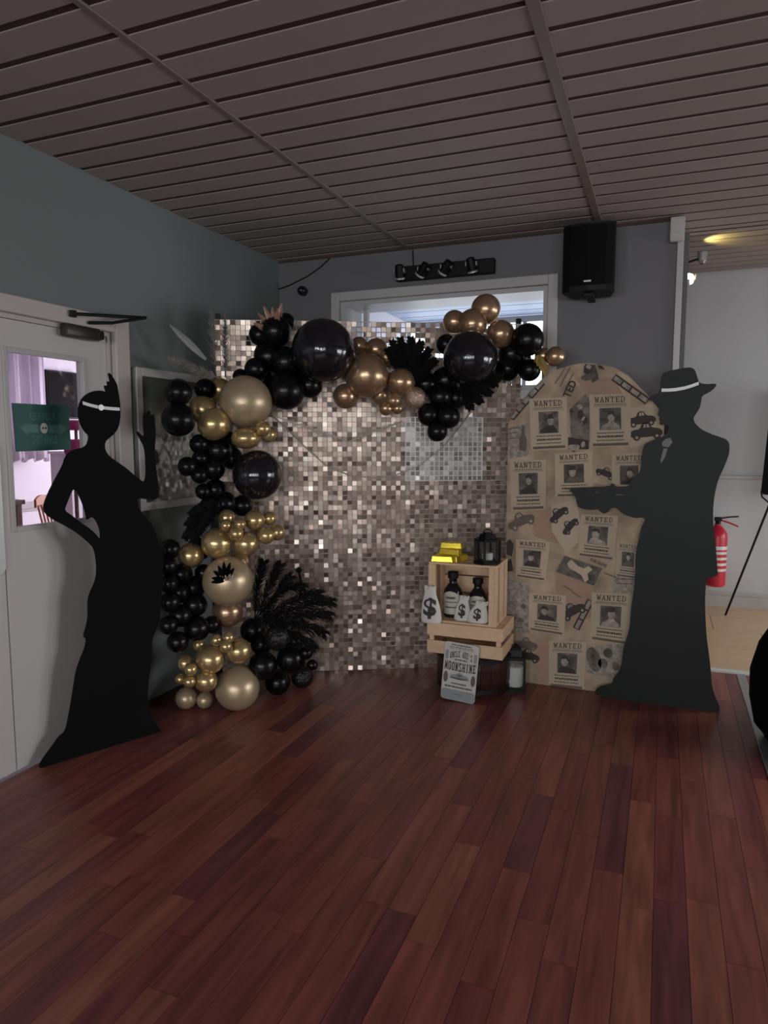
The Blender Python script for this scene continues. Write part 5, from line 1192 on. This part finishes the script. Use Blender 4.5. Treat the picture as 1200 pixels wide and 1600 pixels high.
# bottles
def bottle(x, y, z, h, r_, lab, rz):
    t = empty('black_bottle', (x, y, z), rz); tag(t, lab, 'bottle', 'bottles in the upper crate')
    q = MB(); q.lathe([(r_ * .92, 0), (r_, .008), (r_, h * .52), (r_ * .92, h * .60), (r_ * .6, h * .70), (r_ * .42, h * .75), (r_ * .42, h * .84), (r_ * .52, h * .86), (r_ * .52, h * .95)], 28); shade(q.build('body', 'bottle', t), 50)
    q = MB(); q.lathe([(r_ * .56, h * .86), (r_ * .56, h * .99), (r_ * .5, h)], 20); q.build('stopper', 'dark', t)
    vs = []; fs = []; n = 14
    for k in range(n + 1):
        a = -PI / 2 - 1.0 + 2.0 * k / n; zt = h * (.50 + .09 * math.sin(PI * k / n))
        for zz in (h * .08, zt): vs.append(((r_ + .0015) * math.cos(a), (r_ + .0015) * math.sin(a), zz))
    for k in range(n): fs.append([2 * k, 2 * k + 2, 2 * k + 3, 2 * k + 1])
    lb = mesh_obj('label_paper', vs, fs, 'label', t, smooth=True)
    q = MB()
    for k, (zz, hh, aw) in enumerate(((.42, .05, .5), (.34, .02, .7), (.22, .03, .6))):
        vv = []
        for i in range(7):
            a = -PI / 2 - aw + 2 * aw * i / 6
            for z_ in (zz, zz + hh): vv.append(((r_ + .0025) * math.cos(a), (r_ + .0025) * math.sin(a), h * z_))
        q.add(vv, [[2 * i, 2 * i + 2, 2 * i + 3, 2 * i + 1] for i in range(6)])
    q.build('label_print', 'inkb', lb)
bottle(-1.118, 3.885, .4486, .265, .055, 'black stoppered bottle on the left in the upper crate', 0); bottle(-.972, 3.90, .4486, .235, .055, 'black stoppered bottle on the right in the upper crate', .1)
# money bags
def bag(x, y, z, wd, h, dp, tilt, lab, fs_, lean=0.0):
    t = empty('money_bag', (x, y, z), 0); tag(t, lab, 'money bag', 'white money bags')
    vs = []; f = []; n = 24
    prof = [(0, .80), (.04, 1.0), (.25, .97), (.5, .86), (.7, .66), (.82, .52), (.92, .56), (1.0, .60)]
    for zz, k in prof:
        for i in range(n):
            a = 2 * PI * i / n; c, s = math.cos(a), math.sin(a)
            sx = math.copysign(abs(c) ** .75, c); pu = 1 + .05 * math.sin(3 * a + zz * 5); yk = (.55 if zz > .95 else 1) * (1 if zz else .9)
            vs.append((sx * wd / 2 * k * pu + tilt * zz * zz, math.copysign(abs(s) ** .8, s) * dp / 2 * k * yk * pu, h * zz + (.012 * math.sin(4 * a + 1) * (zz > .9)) ))
    for j in range(len(prof) - 1):
        for i in range(n): f.append([j * n + i, j * n + (i + 1) % n, (j + 1) * n + (i + 1) % n, (j + 1) * n + i])
    f += [list(range(n))[::-1], [(len(prof) - 1) * n + i for i in range(n)]]
    b = mesh_obj('bag_cloth', vs, f, 'canvas', t, smooth=True); sb = b.modifiers.new('soft', 'SUBSURF'); sb.levels = 1; sb.render_levels = 2
    q = MB(); lettering(q, '$', -wd * .5 * fs_ + tilt * .2, h * .16, wd * fs_, h * .56, -dp / 2 - .003, .03, rot=-.03)
    # wrap the mark onto the cloth
    for v in q.v:
        zz = max(0, min(1, v.z / h)); k = 1.0
        for (za, ka), (zb, kb) in zip(prof, prof[1:]):
            if za <= zz <= zb: k = ka + (kb - ka) * (zz - za) / (zb - za)
        e_ = min(.9, abs(v.x - tilt * zz * zz) / (wd / 2 * k)); v.y = -dp / 2 * k * (1 - e_ ** 2.4) ** .45 - .006
    q.build('dollar_mark', 'ink', t); return t
bag(-1.198, 3.712, .4372, .125, .215, .05, -.005, 'largest white money bag with bold dollar sign standing at the left of the crate', .62)
bag(-1.036, 3.79, .4486, .10, .145, .045, .018, 'small white money bag between the two bottles', .42); bag(-.945, 3.775, .4486, .125, .125, .045, .035, 'small white money bag in front of the right hand bottle', .36)
# tin sign leaning on the barrel
ts = empty('tin_sign', (-1.035, 3.735, .004)); ts.rotation_euler = (math.radians(-2.0), math.radians(4), 0); ts.location = (-1.033, 3.700, .006)
tag(ts, 'leaning tin sign reading UNCLE ABE\'S MOONSHINE in front of the barrel', 'sign')
TW, TH = .200, .335
q = MB(); q.slab([rrect(-TW / 2, TW / 2, 0, TH, .02)], -.003, 0); q.build('plate', 'tin', ts)
q = MB(); q.slab([rrect(-TW / 2 + .001, TW / 2 - .001, .001, .062, .019)], -.0038, -.003); q.build('grey_band', 'tingrey', ts)
def slab_line(parent, word, x0, z0, wd, ht, y, arch, st=.25):
    q = MB()
    for qi, qd in enumerate(slab_word(word, st, .15)):
        pp_ = [(x0 + a * wd, z0 + b * ht + arch * (1 - (2 * a - 1) ** 2)) for a, b in qd]
        ar = (pp_[1][0] - pp_[0][0]) * (pp_[2][1] - pp_[0][1]) - (pp_[1][1] - pp_[0][1]) * (pp_[2][0] - pp_[0][0])
        if ar < 0: pp_ = pp_[::-1]
        q.add([(x, y - qi * .000004, z) for x, z in pp_], [[0, 1, 2, 3]])
    return q.build('lettering', 'ink', parent)
slab_line(ts, "UNCLE ABE'S", -.066, .238, .132, .036, -.0045, .016)
slab_line(ts, 'MOONSHINE', -.092, .176, .184, .050, -.0045, -.005)
q = MB()
for z, w_, h_ in ((.318, .12, .006), (.306, .14, .004), (.298, .15, .002), (.234, .07, .007), (.095, .09, .007), (.074, .16, .009), (.036, .05, .003)):
    a0 = -w_ / 2
    while a0 < w_ / 2 - .003:
        wdt = random.uniform(.004, .014); q.box(a0, min(a0 + wdt, w_ / 2), -.0045, -.0037, z, z + h_); a0 += wdt + .003
q.build('small_print', 'ink', ts)
q = MB(); q.slab([ellipse(0, .138, .055, .016)], -.0045, -.0037); q.slab([ellipse(0, .152, .018, .012)], -.0045, -.0037); q.slab([[(-.06, .125), (.06, .125), (.05, .135), (-.05, .135)]], -.0045, -.0037); q.build('still_drawing', 'tingrey', ts)
for s in (-1, 1):
    q = MB(); q.slab([ellipse(s * .08, .13, .013, .032)], -.0046, -.0037); q.build('jug_drawing', 'inkb', ts); q = MB(); q.slab([rrect(s * .083 - .009, s * .083 + .009, .235, .285, .004)], -.0046, -.0037); q.build('corner_ornament', 'tingrey', ts)

# ------------------------------------------------------------------ right edge of the picture
fx = empty('fire_extinguisher', (.47, YF - .10, .20)); tag(fx, 'red fire extinguisher on the pale grey wall behind the gangster', 'fire extinguisher')
q = MB(); q.lathe([(.07, 0), (.082, .012), (.084, .43), (.078, .47), (.05, .515), (.028, .535), (.028, .55)], 28); shade(q.build('cylinder', 'red', fx), 40)
q = MB(); q.lathe([(.0848, .33), (.0848, .36)], 28, cap=False)
for z in (.14, .19, .24, .29): q.lathe([(.0848, z), (.0848, z + .022)], 28, cap=False)
q.build('instruction_band', 'silver', fx)
q = MB(); q.tube([(0, 0, .55), (0, 0, .60)], .022); q.box(-.03, .03, -.02, .02, .575, .61, bev=.008); q.build('valve', 'dark', fx)
q = MB(); q.tube([(.02, 0, .60), (.09, -.01, .615), (.16, -.01, .622)], .007); q.build('lever', 'dark2', fx)
q = MB(); q.tube([(.02, 0, .585), (.09, -.01, .565), (.16, -.01, .535)], .007); q.build('lever', 'red', fx)
q = MB(); q.box(-.02, .02, .07, .10, .3, .5); q.build('wall_bracket', 'metal', fx)
# display easel
ez = empty('display_easel', (.544, 6.45, 0)); tag(ez, 'black easel with black board cut off by the picture edge', 'easel')
c0 = on_y(1188, 772, 6.35); c1 = on_y(1201, 655, 6.35); lt_ = on_y(1202, 788, 6.38)
q = MB(); q.tube([(0, 0, 0), (lt_.x - .544, -.08, lt_.z), (lt_.x - .544 + .35, -.12, lt_.z + .95)], .009); q.build('leg', 'dark', ez)
q = MB(); q.tube([(.95, 0, 0), (.52, -.12, 1.75)], .009); q.build('leg', 'dark', ez)
q = MB(); q.tube([(.48, .28, 0), (.48, -.10, 1.7)], .009); q.build('leg', 'dark', ez)
mxe = Matrix.Translation((c0.x - .544, -.13, c0.z)) @ Matrix.Rotation(math.atan2(c1.x - c0.x, c1.z - c0.z), 4, 'Y')
q = MB(); q.slab([rrect(0, .6, 0, .85, .03)], -.01, .01, mxe); bo = q.build('board', 'cut', ez)
q = MB(); q.slab([ellipse(.10, .09, .055, .05), ellipse(.10, .09, .043, .038)], -.013, -.010, mxe); q.slab([ellipse(.085, .22, .035, .045)], -.013, -.010, mxe); q.build('white_scroll', 'latticew', bo)
q = MB(); q.tube([mxe @ Vector(p) for p in ((.0, -.0, .03), (.01, -.01, -.02), (.06, -.01, -.06), (.2, -.01, -.07), (.6, -.01, -.07))], .007, 8); q.build('ledge', 'dark', ez)
# black cloth covered stool
st = empty('covered_stool', (.80, 3.80, 0)); tag(st, 'black cloth covered rounded stool cut off by the picture edge', 'stool')
vs = []; fs = []; n = 40; prof = [(.26, 0), (.315, .06), (.345, .20), (.35, .34), (.32, .48), (.26, .60), (.17, .68), (.06, .71)]
for j, (r_, z) in enumerate(prof):
    for i in range(n):
        a = 2 * PI * i / n; k = 1 + .035 * math.sin(9 * a) * (1 - z / .71); vs.append((r_ * k * math.cos(a), r_ * k * math.sin(a), z))
for j in range(len(prof) - 1):
    for i in range(n): fs.append([j * n + i, j * n + (i + 1) % n, (j + 1) * n + (i + 1) % n, (j + 1) * n + i])
fs += [list(range(n))[::-1], [(len(prof) - 1) * n + i for i in range(n)]]
mesh_obj('cloth_cover', vs, fs, 'cloth', st, smooth=True)
q = MB(); q.lathe([(.10, .70), (.10, .715), (.02, .725)], 20); q.build('cushion_button', 'dark', st)
